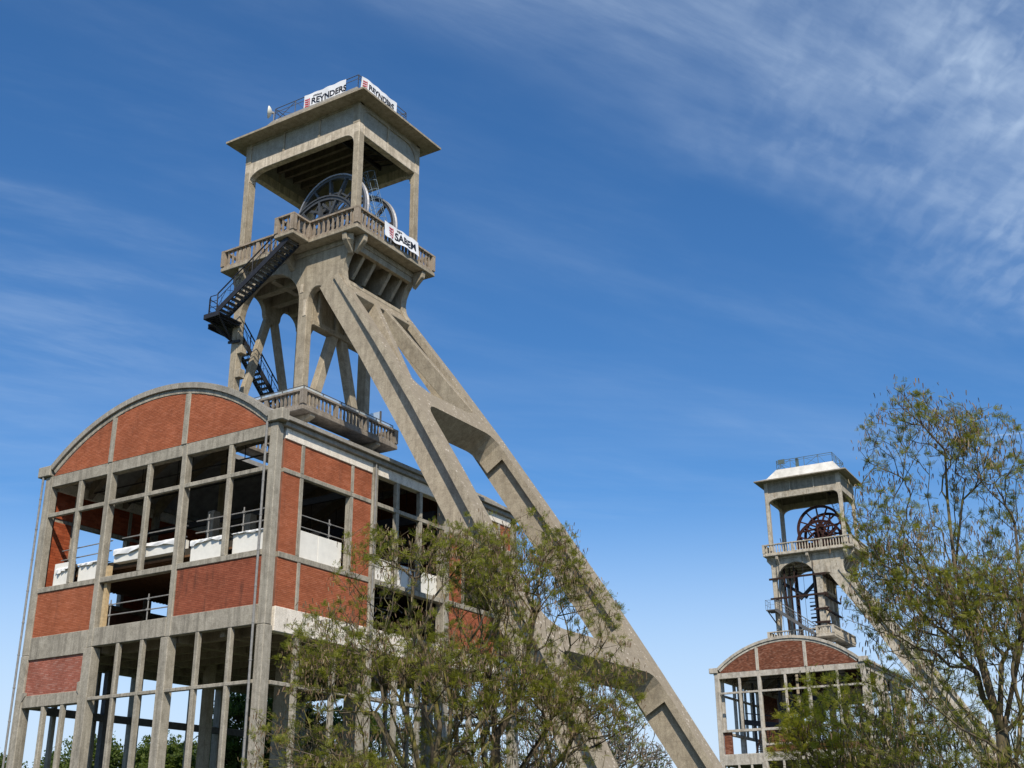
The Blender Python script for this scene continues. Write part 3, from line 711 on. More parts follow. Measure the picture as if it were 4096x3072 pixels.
        for k in range(14):
            z = 21.9+k*.42; b.beam((-8.0,11.8,z), (-6.1,11.8,z), .05, .09 if k % 3 else .2)
        b.beam((-9.9,9,27.9), (-7.4,9,26.1), .2, .35); b.beam((-5.9,9,28.0), (-8.2,9,26.0), .2, .35); b.build('cage_guide', M_STEEL, rt)
        b = MB()
        for x in (-9.9, -9.6, -7.05, -5.95): b.tube([(x, 6.85, 22), (x+.05, 6.85, 30.2)], .022, 4)
        split_build(b, 'hanging_cable', M_STEEL, rt)

t1 = root('mine_headframe', (-6.2, YC, GZ), 'tall near concrete winding tower with white banners, rising through the red brick hall', 'winding tower', 'concrete headframes')
headframe(t1)
TH = .0403; D2 = Vector((-5.7, 90.28, -.28))
def tr2(p):
    x, y = p[0]+6.2, p[1]-9.7; c, s = math.cos(TH), math.sin(TH)
    return Vector((c*x-s*y+D2.x, s*x+c*y+D2.y, p[2]+D2.z))
t2 = root('mine_headframe', (-6.2, YC, GZ), 'distant weathered concrete winding tower with white hipped roof and rusty wheels', 'winding tower', 'concrete headframes', tr2((-6.2, YC, GZ)), TH)
headframe(t2, True)

# ------------------------------------------------------------------ machine halls
HX = -7.6; HR = 11.1; HZC = 20.75-11.1
def roofz(x, r=HR): return HZC+math.sqrt(max(0, r*r-(x-HX)**2))
def bricks(par, ax, pos, sgn, u0, u1, z0, z1, mats, clip=None, thick=.22, L=.23, H=.077, name='bricks', back=True):
    """brick skin on plane ax=pos facing sgn; clip(u) gives the top"""
    mb = MB(); j = .011; rng = random.Random(int(abs(u0*991+z0*77+pos*13)))
    dep = .010
    f0 = pos-sgn*dep
    nrow = int(math.ceil((z1-z0)/H))
    for r in range(nrow):
        za = z0+r*H; zb = min(za+H-j, z1)
        if zb-za < .015: continue
        u = u0-(L/2 if r % 2 else 0)
        while u < u1:
            a = max(u, u0)+j/2; b = min(u+L, u1)-j/2; u += L
            if b-a < .03: continue
            zt = zb
            if clip:
                c = min(clip(a), clip(b))
                if c <= za+.012: continue
                zt = min(zb, c)
            d = rng.uniform(-.004, .004); f1 = pos+sgn*d; col = rng.random()
            if ax == 1: vs = [(a,f1,za),(b,f1,za),(b,f1,zt),(a,f1,zt),(a,f0,za),(b,f0,za),(b,f0,zt),(a,f0,zt)]
            else: vs = [(f1,a,za),(f1,b,za),(f1,b,zt),(f1,a,zt),(f0,a,za),(f0,b,za),(f0,b,zt),(f0,a,zt)]
            q = [(0,1,2,3),(4,5,1,0),(5,6,2,1),(6,7,3,2),(7,4,0,3)]
            if (ax == 1) == (sgn > 0): q = [t[::-1] for t in q]
            mb.add(vs, q, 0, col)
    o = mb.build(name, mats[0], par, fix=False, kind='stuff')
    if back:
        k = MB(); bpos = f0-sgn*.001
        if clip:
            n = 14; us = [u0+(u1-u0)*i/n for i in range(n+1)]
            k.strip([((u, z0), (u, max(clip(u), z0+.002))) for u in us], ax, min(bpos, bpos-sgn*thick), max(bpos, bpos-sgn*thick))
        elif ax == 1: k.box(u0, u1, bpos, bpos-sgn*thick, z0, z1)
        else: k.box(bpos, bpos-sgn*thick, u0, u1, z0, z1)
        k.build('mortar_wall', mats[1], par)
    return o
YE = 19.4; XLW = -15.15
def hall(rt, old=False):
    C = M_OLDH if old else M_HAL; CW = M_OLDH if old else M_WHT; B = M_BRKO if old else M_BRK; bev = .02
    def part(name, m, *boxes, bevel=bev, par=rt):
        mb = MB()
        for b in boxes: mb.box(*b)
        return mb.build(name, m, par, bevel=bevel)
    g0 = GZ
    for back in (0, 1):
        def Y(a, b): return (a, b) if not back else (YE-b, YE-a)
        # corner and intermediate columns
        for (xa, xb, xc, xd) in ((-.45, 0, -.45, 0), (XLW, -14.65, XLW, -14.65), (-5.73, -5.42, -5.95, -5.46), (-10.68, -10.34, -10.84, -10.26)):
            mb = MB(); mb.box(xa, xb, *Y(0, .40), 8.95, 17.62); mb.box(xc, xd, *Y(-.02, .48), g0, 8.948); mb.build('column', C, rt, bevel=.03)
            
        def hb(name, z0, z1, d=.38, segs=((-14.65,-10.68), (-10.34,-5.73), (-5.42,-.45)), f=0.0):
            for (a, b) in segs:
                mb = MB(); mb.box(a, b, *Y(f+.01, d), z0, z1); mb.build(name, C, rt, bevel=bev)
        hb('head_beam', 17.05, 17.62, .39)
        if not back or old: hb('transom', 15.52, 15.72, .20)
        hb('sill_beam', 11.84, 12.09, .36); 
        lowL, midS, rig = (-14.65,-10.85), (-10.25,-5.96), (-5.45,-.45)
        hb('floor_band', 8.72, 9.76, .39, ((-14.65,-10.68),)); hb('floor_band', 8.98, 9.8, .39, ((-10.34,-5.73), (-5.42,-.45)))
        hb('low_transom', 6.62, 6.77, .22, (midS, rig))
        if not old: hb('low_band', 6.56, 7.1, .45, (lowL,))
        for x in (-12.55, -7.85, -2.72):
            if back and not old: continue
            zlow = 12.092; mb = MB(); mb.box(x-.12, x+.12, *Y(.015, .24), zlow, 17.048); mb.build('mullion', C, rt, bevel=bev)
        for x in (-8.68, -7.15, -3.82, -1.96): mb = MB(); mb.box(x-.10, x+.10, *Y(.02, .24), g0, 8.978); mb.build('mullion', C, rt, bevel=bev)
        for x in (-13.2, -11.9): mb = MB(); mb.box(x-.10, x+.10, *Y(.02, .24), g0, 6.558 if not old else 8.718); mb.build('mullion', C, rt, bevel=bev)
        if back and not old:
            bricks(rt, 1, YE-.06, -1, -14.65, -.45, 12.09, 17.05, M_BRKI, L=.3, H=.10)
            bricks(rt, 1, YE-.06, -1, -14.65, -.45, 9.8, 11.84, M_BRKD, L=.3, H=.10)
    # arched gable
    for back in (0, 1):
        y0 = 0 if not back else YE; sg = -1 if not back else 1
        n = 36
        def ringp(r0, r1, ya, yb, name, m):
            mb = MB(); a0 = math.acos(min(1, 7.2/HR)); 
            an = [a0+(math.pi-2*a0)*i/n for i in range(n+1)]
            mb.strip([((HX+r0*math.cos(a), HZC+r0*math.sin(a)), (HX+r1*math.cos(a), HZC+r1*math.sin(a))) for a in an], 1, min(ya, yb), max(ya, yb)); return mb.build(name, m, rt, bevel=.015)
        ringp(HR-.26, HR+.02, y0+sg*.14, y0-sg*.30, 'arch_coping', M_ROOFC if not old else M_OLDH); ringp(HR-.50, HR-.262, y0+sg*.03, y0-sg*.28, 'arch_rib', C)
        clip = lambda u: HZC+math.sqrt(max(.01, (HR-.50)**2-(u-HX)**2))
        if not back:
            for (a, b) in ((-14.55,-10.70), (-10.38,-5.83), (-5.49,-.62)):
                bricks(rt, 1, -.005*0-.0, -1, a, b, 17.62, 20.4, B, clip)
            for (a, b) in ((-10.70,-10.38), (-5.83,-5.49)):
                mb = MB(); zt = clip((a+b)/2)-.003; mb.box(a, b, -.035, .24, 17.60, zt); mb.build('gable_pier', C, rt, bevel=bev)
        else:
            mb = MB(); us = np.linspace(-14.5, -.7, 20); mb.strip([((u, 17.6), (u, clip(u))) for u in us], 1, YE-.3, YE-.02); mb.build('rear_gable', M_BRKI[1] if not old else B[1], rt)
    # front infill
    if not old:
        bricks(rt, 1, .07, -1, -14.65, -10.70, 9.76, 11.84, M_BRK); bricks(rt, 1, .07, -1, -5.40, -.45, 9.80, 11.84, M_BRKD)
        bricks(rt, 1, .09, -1, -14.65, -10.86, 7.1, 8.72, M_BRKP)
        mb = MB(); mb.prism([(-14.75,7.25), (-14.45,7.25), (-14.45,7.1), (-14.66,6.85), (-14.75,6.6)], 1, -.04, .05); mb.prism([(-10.95,7.45), (-10.80,7.5), (-10.80,6.95), (-10.95,7.1)], 1, -.04, .05); split_build(mb, 'repair_patch', C, rt, 0)
    else:
        bricks(rt, 1, .05, -1, -10.2, -5.97, 9.35, 10.42, B); bricks(rt, 1, .05, -1, -5.40, -.45, 9.35, 10.42, B)
        bricks(rt, 1, .25, -1, -14.6, -13.8, 9.5, 12.0, B); bricks(rt, 1, .35, -1, -9.1, -6.0, 10.45, 11.9, B)
        mb = MB(); mb.box(-10.3, -5.77, .0, .5, 10.42, 10.62); mb.box(-5.38, -.45, .0, .5, 10.42, 10.62); mb.build('sill_beam', C, rt, bevel=bev)
    # long walls, right (x=0) and left
    for side in (0, 1):
        def X(a, b): return (-b, -a) if side == 0 else (XLW+a, XLW+b)
        face = 0.0 if side == 0 else XLW
        sg = 1 if side == 0 else -1
        for (ya, yb) in ((6.6, 7.0), (12.5, 12.95)):
            part('column', C, (*X(-.03, .5), ya, yb, g0, 17.5), bevel=.03)
        spans = ((.56, 6.598), (7.002, 12.498), (12.952, YE-.56))
        for (ya, yb) in spans:
            part('lintel', CW, (*X(.0, .4), ya, yb, 17.0, 17.50)); part('transom', C, (*X(.012, .24), ya, yb, 15.5, 15.70))
            part('sill_beam', C, (*X(.012, .4), ya, yb, 11.80, 12.05)); part('floor_band', CW if side == 0 else C, (*X(.0, .45), ya, yb, 8.74, 9.76))
            part('low_transom', C, (*X(.012, .28), ya, yb, 6.6, 6.77))
        part('cornice', M_ROOFC if not old else C, (*X(-.34, .5), .32, YE-.32, 17.72, 17.92), (*X(-.18, .5), .32, YE-.32, 17.502, 17.718))
        for (ya, yb) in ((1.64, 1.86), (5.08, 5.28), (14.15, 14.36), (17.56, 17.78)):
            part('mullion', C, (*X(.02, .34), ya, yb, 12.052, 15.498), (*X(.02, .34), ya, yb, 15.702, 16.998))
        for (ya, yb) in ((1.98, 2.2), (4.34, 4.56), (14.84, 15.06), (17.2, 17.42), (8.74, 8.96), (10.54, 10.76)): part('mullion', C, (*X(.02, .24), ya, yb, g0, 6.598), (*X(.02, .24), ya, yb, 6.772, 8.738))
        for (ya, yb) in ((1.78, 1.98), (17.4, 17.6)): part('mullion', C, (*X(.02, .3), ya, yb, 9.762, 11.798))
        for (ya, yb) in ((8.5, 8.74), (10.38, 10.62)): part('mullion', C, (*X(.012, .24), ya, yb, 12.052, 15.498), (*X(.012, .24), ya, yb, 15.702, 16.998))
        if old: continue
        pos = face-sg*.06
        for (ya, yb) in ((.56, 1.64), (1.86, 5.08), (5.28, 6.598)):
            for A, Bq in ((ya, yb), (YE-yb, YE-ya)): bricks(rt, 0, pos, sg, A, Bq, 15.70, 17.0, M_BRK)
        for (ya, yb) in ((.56, 1.64), (5.28, 6.598)):
            for A, Bq in ((ya, yb), (YE-yb, YE-ya)): bricks(rt, 0, pos, sg, A, Bq, 12.05, 15.5, M_BRK)
        for (ya, yb) in ((.56, 1.78), (1.98, 6.598)):
            for A, Bq in ((ya, yb), (YE-yb, YE-ya)): bricks(rt, 0, pos, sg, A, Bq, 9.76, 11.8, M_BRK)
        if side == 1:   # inner faces of the far wall
            ip = XLW+.30
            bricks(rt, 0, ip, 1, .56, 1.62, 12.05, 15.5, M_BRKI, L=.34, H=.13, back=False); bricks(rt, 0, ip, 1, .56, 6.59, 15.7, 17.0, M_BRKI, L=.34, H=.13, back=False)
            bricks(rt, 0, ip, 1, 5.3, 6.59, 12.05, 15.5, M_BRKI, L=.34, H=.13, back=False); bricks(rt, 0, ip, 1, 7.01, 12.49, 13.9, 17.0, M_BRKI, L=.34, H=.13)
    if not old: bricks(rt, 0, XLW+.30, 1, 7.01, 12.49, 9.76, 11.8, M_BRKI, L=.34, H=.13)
    # corner caps
    mb = MB(); mb.box(-.50, .36, -.16, .31, 17.64, 18.16); mb.box(-15.62, -14.72, -.16, .31, 17.64, 18.16); mb.box(-.50, .36, YE-.31, YE+.16, 17.64, 18.16); mb.box(-15.62, -14.72, YE-.31, YE+.16, 17.64, 18.16)
    split_build(mb, 'corner_cap', C, rt, .03)
    # barrel roof with an opening for the shaft
    def shell(xa, xb, ya, yb, nm='roof'):
        us = np.linspace(xa, xb, 26); mb = MB()
        mb.strip([((u, roofz(u, HR-.35)), (u, roofz(u, HR-.12))) for u in us], 1, ya, yb); return mb.build(nm, [M_ROOF], rt)
    shell(-14.75, -.45, .31, 6.93); shell(-14.75, -.45, 12.47, YE-.31); shell(-14.75, -10.53, 6.932, 12.468); shell(-5.07, -.45, 6.932, 12.468)
    for y in (2.4, 4.6, 6.7, 12.7, 14.8, 17.0):
        mb = MB(); us = np.linspace(-14.7, -.5, 22); mb.strip([((u, roofz(u, HR-.85)), (u, roofz(u, HR-.352))) for u in us], 1, y-.14, y+.14); mb.build('roof_rib', M_SOFF, rt)
    mb = MB()
    for y in (2.4, 4.6, 14.8, 17.0):
        mb.tube([(-14.7, y, 17.3), (-.45, y, 17.3)], .04, 5); 
        for x in (-11, -7.6, -4.2): mb.tube([(x, y, 17.3), (x, y, roofz(x)-.8)], .02, 4)
    split_build(mb, 'tie_rod', M_STEEL, rt, 0)
    # upper floor slab and its joists
    mb = MB(); mb.box(XLW+.5, -.5, .56, YE-.56, 9.30, 9.74); mb.build('floor_slab', M_SOFF, rt)
    mb = MB()
    for y in np.arange(1.7, 19, 1.55): mb.box(XLW+.5, -.5, y-.11, y+.11, 8.86, 9.298)
    mb.build('floor_joist', M_SOFF, rt)
    mb = MB()
    for x in (-12.8, -10.45, -5.6, -2.9): mb.box(x-.14, x+.14, .58, YE-.58, 8.76, 9.296)
    mb.build('floor_girder', M_SOFF, rt)
    if not old:
        # inserted floor with slatted ceiling
        mb = MB(); mb.box(-14.6, -.6, .75, 18.6, 12.66, 12.95); mb.build('inserted_floor', M_DARK, rt)
        mb = MB()
        for y in np.arange(.8, 9, .22): mb.box(-14.5, -.65, y-.05, y+.05, 12.56, 12.658)
        tag(mb.build('ceiling_slats', M_SLAT, rt), kind='stuff')
        # steel frame behind
        mb = MB(); mb.box(-14.55, -14.25, 4.4, 4.7, GZ, 8.75); mb.box(-14.6, -.6, 14.2, 14.45, 2.2, 2.6); mb.box(-7.6, -.6, 13.0, 13.3, 3.1, 3.45); mb.beam((-14.4,1,6.5), (-14.4,14,6.5), .25, .3); split_build(mb, 'steel_frame', M_PLATE, rt, 0)
        mb = MB(); mb.box(-10.20, -10.02, .2, .42, 9.81, 12.64); mb.build('timber_post', M_TIM, rt)
        mb = MB(); mb.box(-13.85, -13.1, .62, .9, 12.95, 13.22); mb.box(-5.25, -5.0, .65, .95, 13.05, 13.25); mb.box(-2.3, -.8, .7, .95, 13.05, 13.12); split_build(mb, 'timber_packing', M_TIM, rt, 0)
        # white boarding
        for (a, b, z0, z1) in ((-14.12,-12.73,12.092,13.25), (-12.37,-10.72,12.092,13.0), (-5.05,-2.9,12.092,13.06), (-2.54,-.47,12.092,13.06)):
            mb = MB(); mb.box(a, b, .40, .50, z0, z1); mb.build('white_board', M_WHITEP, rt, bevel=.01)
        mb = MB(); mb.box(-10.0, -5.78, .40, .95, 12.78, 13.36); mb.build('white_board', M_WHITEP, rt, bevel=.01)
        for i in range(2):
            mb = MB(); mb.box(-.50, -.42, 1.88+i*1.6, 3.46+i*1.6, 12.052, 13.36); mb.build('white_board', M_WHITEP, rt, bevel=.01)
        mb = MB(); mb.box(-.5, -.42, 7.02, 12.48, 12.052, 13.2); mb.build('white_board', M_WHITEP, rt, bevel=.01)
        # machinery inside, dark
        mb = MB(); mb.box(-6.5, -6.1, 2.6, 3.0, 12.96, 15.2); mb.box(-4.9, -4.55, 3.4, 3.8, 12.96, 15.0)
        split_build(mb, 'inner_pier', M_SOFF, rt, 0)
        mb = MB()
        for y in (5.8,): mb.beam((-14.4,y,15.9), (-.6,y,15.9), .16, .3)
        mb.beam((-14.0,12.6,16.4), (-.7,12.6,16.4), .2, .5); mb.beam((-14.5,5,14.6), (-.6,16,14.6), .2, .3); split_build(mb, 'crane_girder', M_STEEL, rt, 0)
        # downpipes
        for (x, y) in ((-.52, -.12), (-15.25, -.08)):
            mb = MB(); mb.tube([(x, y, GZ), (x, y, 17.7)], .052, 8)
            for z in np.arange(0, 17.5, 1.5): mb.tube([(x, y, z), (x, y, z+.05)], .066, 8)
            mb.build('downpipe', M_GALV, rt, smooth=False)
        mb = MB(); mb.tube([(.09, 6.72, 9.0), (.09, 6.72, 17.6)], .04, 6); mb.tube([(.09, YE-.2, 9.0), (.09, YE-.2, 17.6)], .05, 6); split_build(mb, 'downpipe', M_GALV, rt)
        # tangled pipework behind the trees
        mb = MB(); rg = random.Random(3)
        for k in range(26):
            z = rg.uniform(9.9, 11.7); y = rg.uniform(7.2, 12.2); mb.tube([(-.8, y, z), (-.8-rg.random(), y+rg.uniform(-1.2,1.2), z+rg.uniform(-.4,.4))], .03, 4)
        mb.build('pipework', M_PLATE, rt)
    else:
        mb = MB()
        for (x, y) in ((-12.9,5), (-11.3,9), (-9.8,4), (-8.3,3), (-3.5,5), (-1.8,7)): mb.box(x-.1, x+.1, y-.1, y+.1, 9.8, 17.1)
        mb.beam((-14.4,5,13.3), (-9.5,5,12.6), .4, .5); mb.beam((-13.5,4,14.0), (-9.5,4,13.4), .1, .1); mb.beam((-9.8,4,13.8), (-1,4,14.8), .3, .7); mb.beam((-9,6,13.2), (-4,6,15.4), .25, .5)
        mb.box(-6.6, -5.9, 4, 6, 12.9, 15.6); mb.box(-9.8, -8.6, 3, 6, 12.2, 13.2); split_build(mb, 'crane_girder', M_STEEL, rt, 0)
        mb = MB()
        for k in range(11): mb.beam((-12.2+k*.07, 2.6, 9.9+k*.2), (-11.2+k*.07, 2.6, 9.9+k*.2), .2, .04)
        mb.beam((-12.25,2.6,9.8), (-11.5,2.6,12.0), .05, .15); mb.beam((-11.15,2.6,9.8), (-10.4,2.6,12.0), .05, .15)
        mb.build('inner_stair', M_RUSTD, rt)
        bricks(rt, 0, XLW+.35, 1, 12.95, YE-.6, 9.8, 17, B, L=.3, H=.12); 
        mb = MB(); mb.box(-14.6, -5, YE-.5, YE-.3, 15.9, 17); mb.build('rear_wall', B[1], rt)

h1 = root('brick_hall', (-7.6, YC, GZ), 'near open concrete framed machine hall with red brick panels and arched gable', 'building', 'arched brick halls')
hall(h1)
h2 = root('brick_hall', (-7.6, YC, GZ), 'distant derelict machine hall of pale concrete frame with brown brick arched gable', 'building', 'arched brick halls', tr2((-7.6, YC, GZ)), TH)
hall(h2, True)

# ------------------------------------------------------------------ banners, dish, tarpaulins, guard rails
def text_mesh(txt, size, m, name='lettering', extr=.003):
    cu = bpy.data.curves.new(name, 'FONT'); cu.body = txt; cu.size = size; cu.extrude = extr; cu.offset = size*.028
    o = bpy.data.objects.new(name, cu); COL.objects.link(o)
    dg = bpy.context.evaluated_depsgraph_get(); me = bpy.data.meshes.new_from_object(o.evaluated_get(dg)); bpy.data.objects.remove(o)
    me.materials.clear(); me.materials.append(m); return me
def banner(name, a, b, h, label, words, small, logo=True, group=None, bulge=.08, ts=.5, tx=.27, z_text=.22, sag=.0, twist=0.0, seed=1, flip=False):
    """a -> b runs along the top edge left to right as read; hangs h down"""
    a = Vector(a); b = Vector(b); L = (b-a).length; u = (b-a).normalized(); n = u.cross(Vector((0,0,1))).normalized(); Z = Vector((0,0,1))
    def P(s, t, o=0):   # s along 0..L, t up 0..h
        k = 1-t/h
        w = bulge*(math.sin(s*2.1+seed)*.5+math.sin(s*4.7+seed*2+t*2)*.35+math.sin(s*9+t*3+seed)*.12)*(.35+k) + twist*k*k
        dz = sag*math.sin(s*3.3+seed)*(.3+k) + .02*math.sin(s*7+seed)
        return a+u*s-Z*(h-t)+Z*dz+n*(w+o)
    mb = MB(); nx, nz_ = 60, 14; vs = []
    for o in (0, -.008):
        for j in range(nz_+1):
            for i in range(nx+1): vs.append(P(L*i/nx, h*j/nz_, o))
    N = (nx+1)*(nz_+1); fs = []
    for j in range(nz_):
        for i in range(nx):
            q = (j*(nx+1)+i, j*(nx+1)+i+1, (j+1)*(nx+1)+i+1, (j+1)*(nx+1)+i); fs.append(q); fs.append(tuple(N+k for k in q[::-1]))
    mb.add(vs, fs)
    O = Vector(a)-Z*h
    me = MB(); me.v = [tuple(Vector(v)-O) for v in mb.v]; me.f = mb.f; me.m = mb.m
    o = me.build(name, M_BANN, None, smooth=True, fix=False); o.location = O; tag(o, label, 'banner', group)
    def wrap(m, s0, t0, off=.012):
        for v in m.vertices:
            s, t = s0+v.co.x, t0+v.co.y; v.co = P(s, t, off+v.co.z)-O
        return m
    def subdiv(m, cuts=3):
        bm = bmesh.new(); bm.from_mesh(m); bmesh.ops.triangulate(bm, faces=bm.faces)
        bmesh.ops.subdivide_edges(bm, edges=[e for e in bm.edges if e.calc_length() > .12], cuts=1, use_grid_fill=True); bm.to_mesh(m); bm.free(); return m
    for (txt, size, s0, t0, mt, nm) in ((words, ts, tx, z_text, M_INK, 'lettering'), (small, ts*.26, tx+.12, z_text+ts*.86, M_INK, 'small_lettering')):
        if not txt: continue
        m = subdiv(text_mesh(txt, size, mt)); wrap(m, s0, t0); ob = bpy.data.objects.new(nm, m); COL.objects.link(ob); ob.parent = o
    if logo:
        lg = MB(); s0 = tx-.46*ts/.5; k = ts/.5
        for i in range(4):
            t0 = z_text-.06+i*.135*k
            lg.add([(s0, t0, 0), (s0+.27*k, t0-.02*k, 0), (s0+.30*k, t0+.055*k, 0), (s0, t0+.07*k, 0)], [(0,1,2,3)])
        lg.add([(s0+.27*k, z_text-.08, 0), (s0+.36*k, z_text, 0), (s0+.36*k, z_text+.40*k, 0), (s0+.29*k, z_text+.47*k, 0), (s0+.31*k, z_text+.35*k, 0), (s0+.31*k, z_text+.02, 0)], [(0,1,2,3,4,5)])
        m = lg.mesh('logo', M_RED, fix=False); wrap(m, 0, 0); ob = bpy.data.objects.new('logo', m); COL.objects.link(ob); ob.parent = o
    return o
banner('advertising_banner', (-6.70,7.42,41.04), (-3.62,7.42,41.04), .92, 'white banner reading REYNDERS along the front left railing of the tower roof', 'REYNDERS', 'JORDANE', True, 'tower banners', .05, .54, .56, .17, seed=2)
banner('advertising_banner', (-2.72,7.75,41.12), (-2.72,10.95,41.12), .92, 'crumpled white banner reading REYNDERS round the right side of the roof railing', 'REYNDERS', '', True, 'tower banners', .10, .50, .56, .30, sag=.05, seed=5)
banner('advertising_banner', (-1.24,8.35,31.72), (-1.24,11.35,31.72), .88, 'white banner reading SABEM hung on the balcony balustrade of the near tower', 'SABEM', 'WIJKA', True, 'tower banners', .09, .60, .95, .18, twist=.06, seed=3)

d = root('satellite_dish', (-9.07,7.45,40.2), 'small round cream antenna dish on the left end of the near tower roof railing', 'antenna')
mb = MB(); mb.lathe([(.04,-.16), (.24,-.08), (.36,.02), (.37,.08), (.33,.09), (.20,.0), (.02,-.05)], 20, 0, (-9.22,7.25,40.78), (-.75,-.65,.05)); mb.build('dish', M_DISH, d, smooth=True)
mb = MB(); mb.tube([(-9.05,7.45,40.16), (-9.05,7.45,40.85)], .03, 6); mb.beam((-9.05,7.45,40.78), (-9.18,7.3,40.78), .1, .12); mb.build('mount', M_GALV, d)

def tarp(label, x0, x1, z, drop, yf=.37, seed=0, amp=.12):
    rg = random.Random(seed); n = 40; m = 9; vs = []; O = Vector((x0, yf, z))
    ph = [rg.uniform(0, 6) for _ in range(6)]
    for j in range(m+1):
        t = j/m
        for i in range(n+1):
            s = i/n; x = x0+(x1-x0)*s
            lo = drop*(.6+.22*math.sin(s*6+ph[0])+.10*math.sin(s*17+ph[1]))
            if t < .35: y = yf+.55-(t/.35)*.6; zz = z+.02+.004*math.sin(s*22+ph[2])+.008*math.sin(s*6+ph[5])
            else: k = (t-.35)/.65; y = yf-.05-.05*math.sin(s*26+ph[3]+k*2)*k-.02; zz = z-lo*k
            vs.append(Vector((x, y+.012*math.sin(s*60+t*9+ph[4]), zz))-O)
    mb = MB(); mb.add(vs, [(j*(n+1)+i, j*(n+1)+i+1, (j+1)*(n+1)+i+1, (j+1)*(n+1)+i) for j in range(m) for i in range(n)])
    o = mb.build('tarpaulin', M_TARP, None, smooth=True, fix=False); o.location = O
    return tag(o, label, 'tarpaulin', 'white sheets over the boarding')
tarp('white sheet crumpled over the boarding at the far left of the gable front', -13.9, -12.75, 12.98, .30, seed=1)
tarp('narrow white sheet along the boarding left of the tall opening', -12.35, -10.72, 13.02, .16, seed=2)
tarp('large creased white sheet sagging across the middle bay boarding', -10.0, -5.80, 13.38, .36, seed=3)
tarp('white sheet draped over the boarding right of the middle column', -5.0, -2.95, 13.10, .26, seed=4)
tarp('flat white sheet on top of the boarding beside the right corner column', -2.5, -.5, 13.08, .12, seed=5)

def guard(label, pts, posts, h, mids=(.55,), z0=0, r=.028):
    o = root('guard_rail', pts[0], label, 'guard rail', 'scaffold tube guard rails')
    mb = MB(); up = Vector((0, 0, 1))
    for f in (h,)+tuple(m*h for m in mids):
        for p, q in zip(pts[:-1], pts[1:]): mb.tube([Vector(p)+up*f, Vector(q)+up*(f+random.uniform(-.04,.04))], r, 6)
    mb.build('rail', M_GALV, o)
    me = MB(); me.tube([(0,0,0), (0,0,h+.22)], r*1.1, 6); me.box(-.06, .06, -.05, .05, h-.05, h+.05); me.box(-.06, .06, -.05, .05, h*.5, h*.5+.09); m = me.mesh('post', M_GALV)
    for p in posts: inst('post', m, o, p)
guard('scaffold tube guard rail above the white boarding in the left bay', [(-14.3,.85,12.95), (-10.75,.85,12.95)], [(-13.6,.85,12.95), (-11.5,.85,12.95)], 1.05)
guard('scaffold tube guard rail above the creased sheet in the middle bay', [(-10.1,.85,12.95), (-5.85,.85,12.95)], [(-8.85,.85,12.95), (-6.5,.85,12.95)], 1.1)
guard('scaffold tube guard rail behind the right bay of the gable front', [(-5.3,.85,12.95), (-.55,.85,12.95)], [(-4.55,.85,12.95), (-2.45,.85,12.95), (-.66,.85,12.95)], 1.2)
guard('scaffold tube guard rail across the tall opening above the concrete floor band', [(-9.95,.4,9.8), (-5.8,.4,9.8)], [(-9.85,.4,9.8), (-7.4,.4,9.8)], 1.05)
guard('scaffold tube guard rail inside the window of the side wall', [(-.6,1.9,12.95), (-.6,6.4,12.95)], [(-.6,2.0,12.95), (-.6,4.35,12.95)], 1.15)

# ------------------------------------------------------------------ trees
def foliage_mat(name, cols, trans=.5, rough=.55):
    m, nt, b = mat(name, rough, .25)
    at = nt.nodes.new('ShaderNodeAttribute'); at.attribute_name = 'rnd'
    c = cr(nt, at.outputs['Fac'], [(i/(len(cols)-1), col) for i, col in enumerate(cols)])
    nt.links.new(c, b.inputs['Base Color'])
    tr = nt.nodes.new('ShaderNodeBsdfTranslucent'); nt.links.new(mixc(nt, 1.0, c, (1.3, 1.35, .7), 'MULTIPLY'), tr.inputs[0])
    mx = nt.nodes.new('ShaderNodeMixShader'); mx.inputs[0].default_value = trans
    nt.links.new(b.outputs[0], mx.inputs[1]); nt.links.new(tr.outputs[0], mx.inputs[2]); nt.links.new(mx.outputs[0], nt.nodes['Material Output'].inputs[0])
    return m
M_LEAF = foliage_mat('locust_leaf', [(.10,.112,.02), (.18,.19,.028), (.26,.265,.042), (.36,.355,.07)])
M_LEAFB = foliage_mat('fresh_locust_leaf', [(.20,.20,.022), (.29,.285,.032), (.37,.355,.045), (.46,.43,.07)])
M_POD = foliage_mat('brown_seed_pod', [(.09,.052,.03), (.14,.092,.052), (.18,.125,.072), (.36,.29,.18)], .2, .6)
M_LEAFG = foliage_mat('background_leaf', [(.05,.075,.02), (.085,.125,.03), (.13,.175,.045), (.19,.23,.07)])
M_LEAFC = foliage_mat('dark_conifer_leaf', [(.03,.045,.018), (.05,.07,.025), (.075,.1,.035)])
def barkmat(name, a, b_, moss):
    m, nt, b = mat(name, .95, .1); tc = nt.nodes.new('ShaderNodeTexCoord').outputs['Object']
    c = cr(nt, nz(nt, tc, 9, 6, .7, (1,1,.3)), [(.3, a), (.7, b_)])
    c = mixc(nt, cr(nt, nz(nt, tc, 1.6, 5, .6), [(.46, 0.), (.62, .8)]), c, moss); nt.links.new(c, b.inputs['Base Color'])
    bump(nt, b, nz(nt, tc, 25, 5, .7, (1,1,.3)), .6, .02); return m
M_BARK = barkmat('locust_bark', (.07,.055,.038), (.15,.125,.09), (.17,.15,.035))
M_BARKG = barkmat('grey_bark', (.16,.14,.12), (.28,.25,.22), (.2,.18,.15))

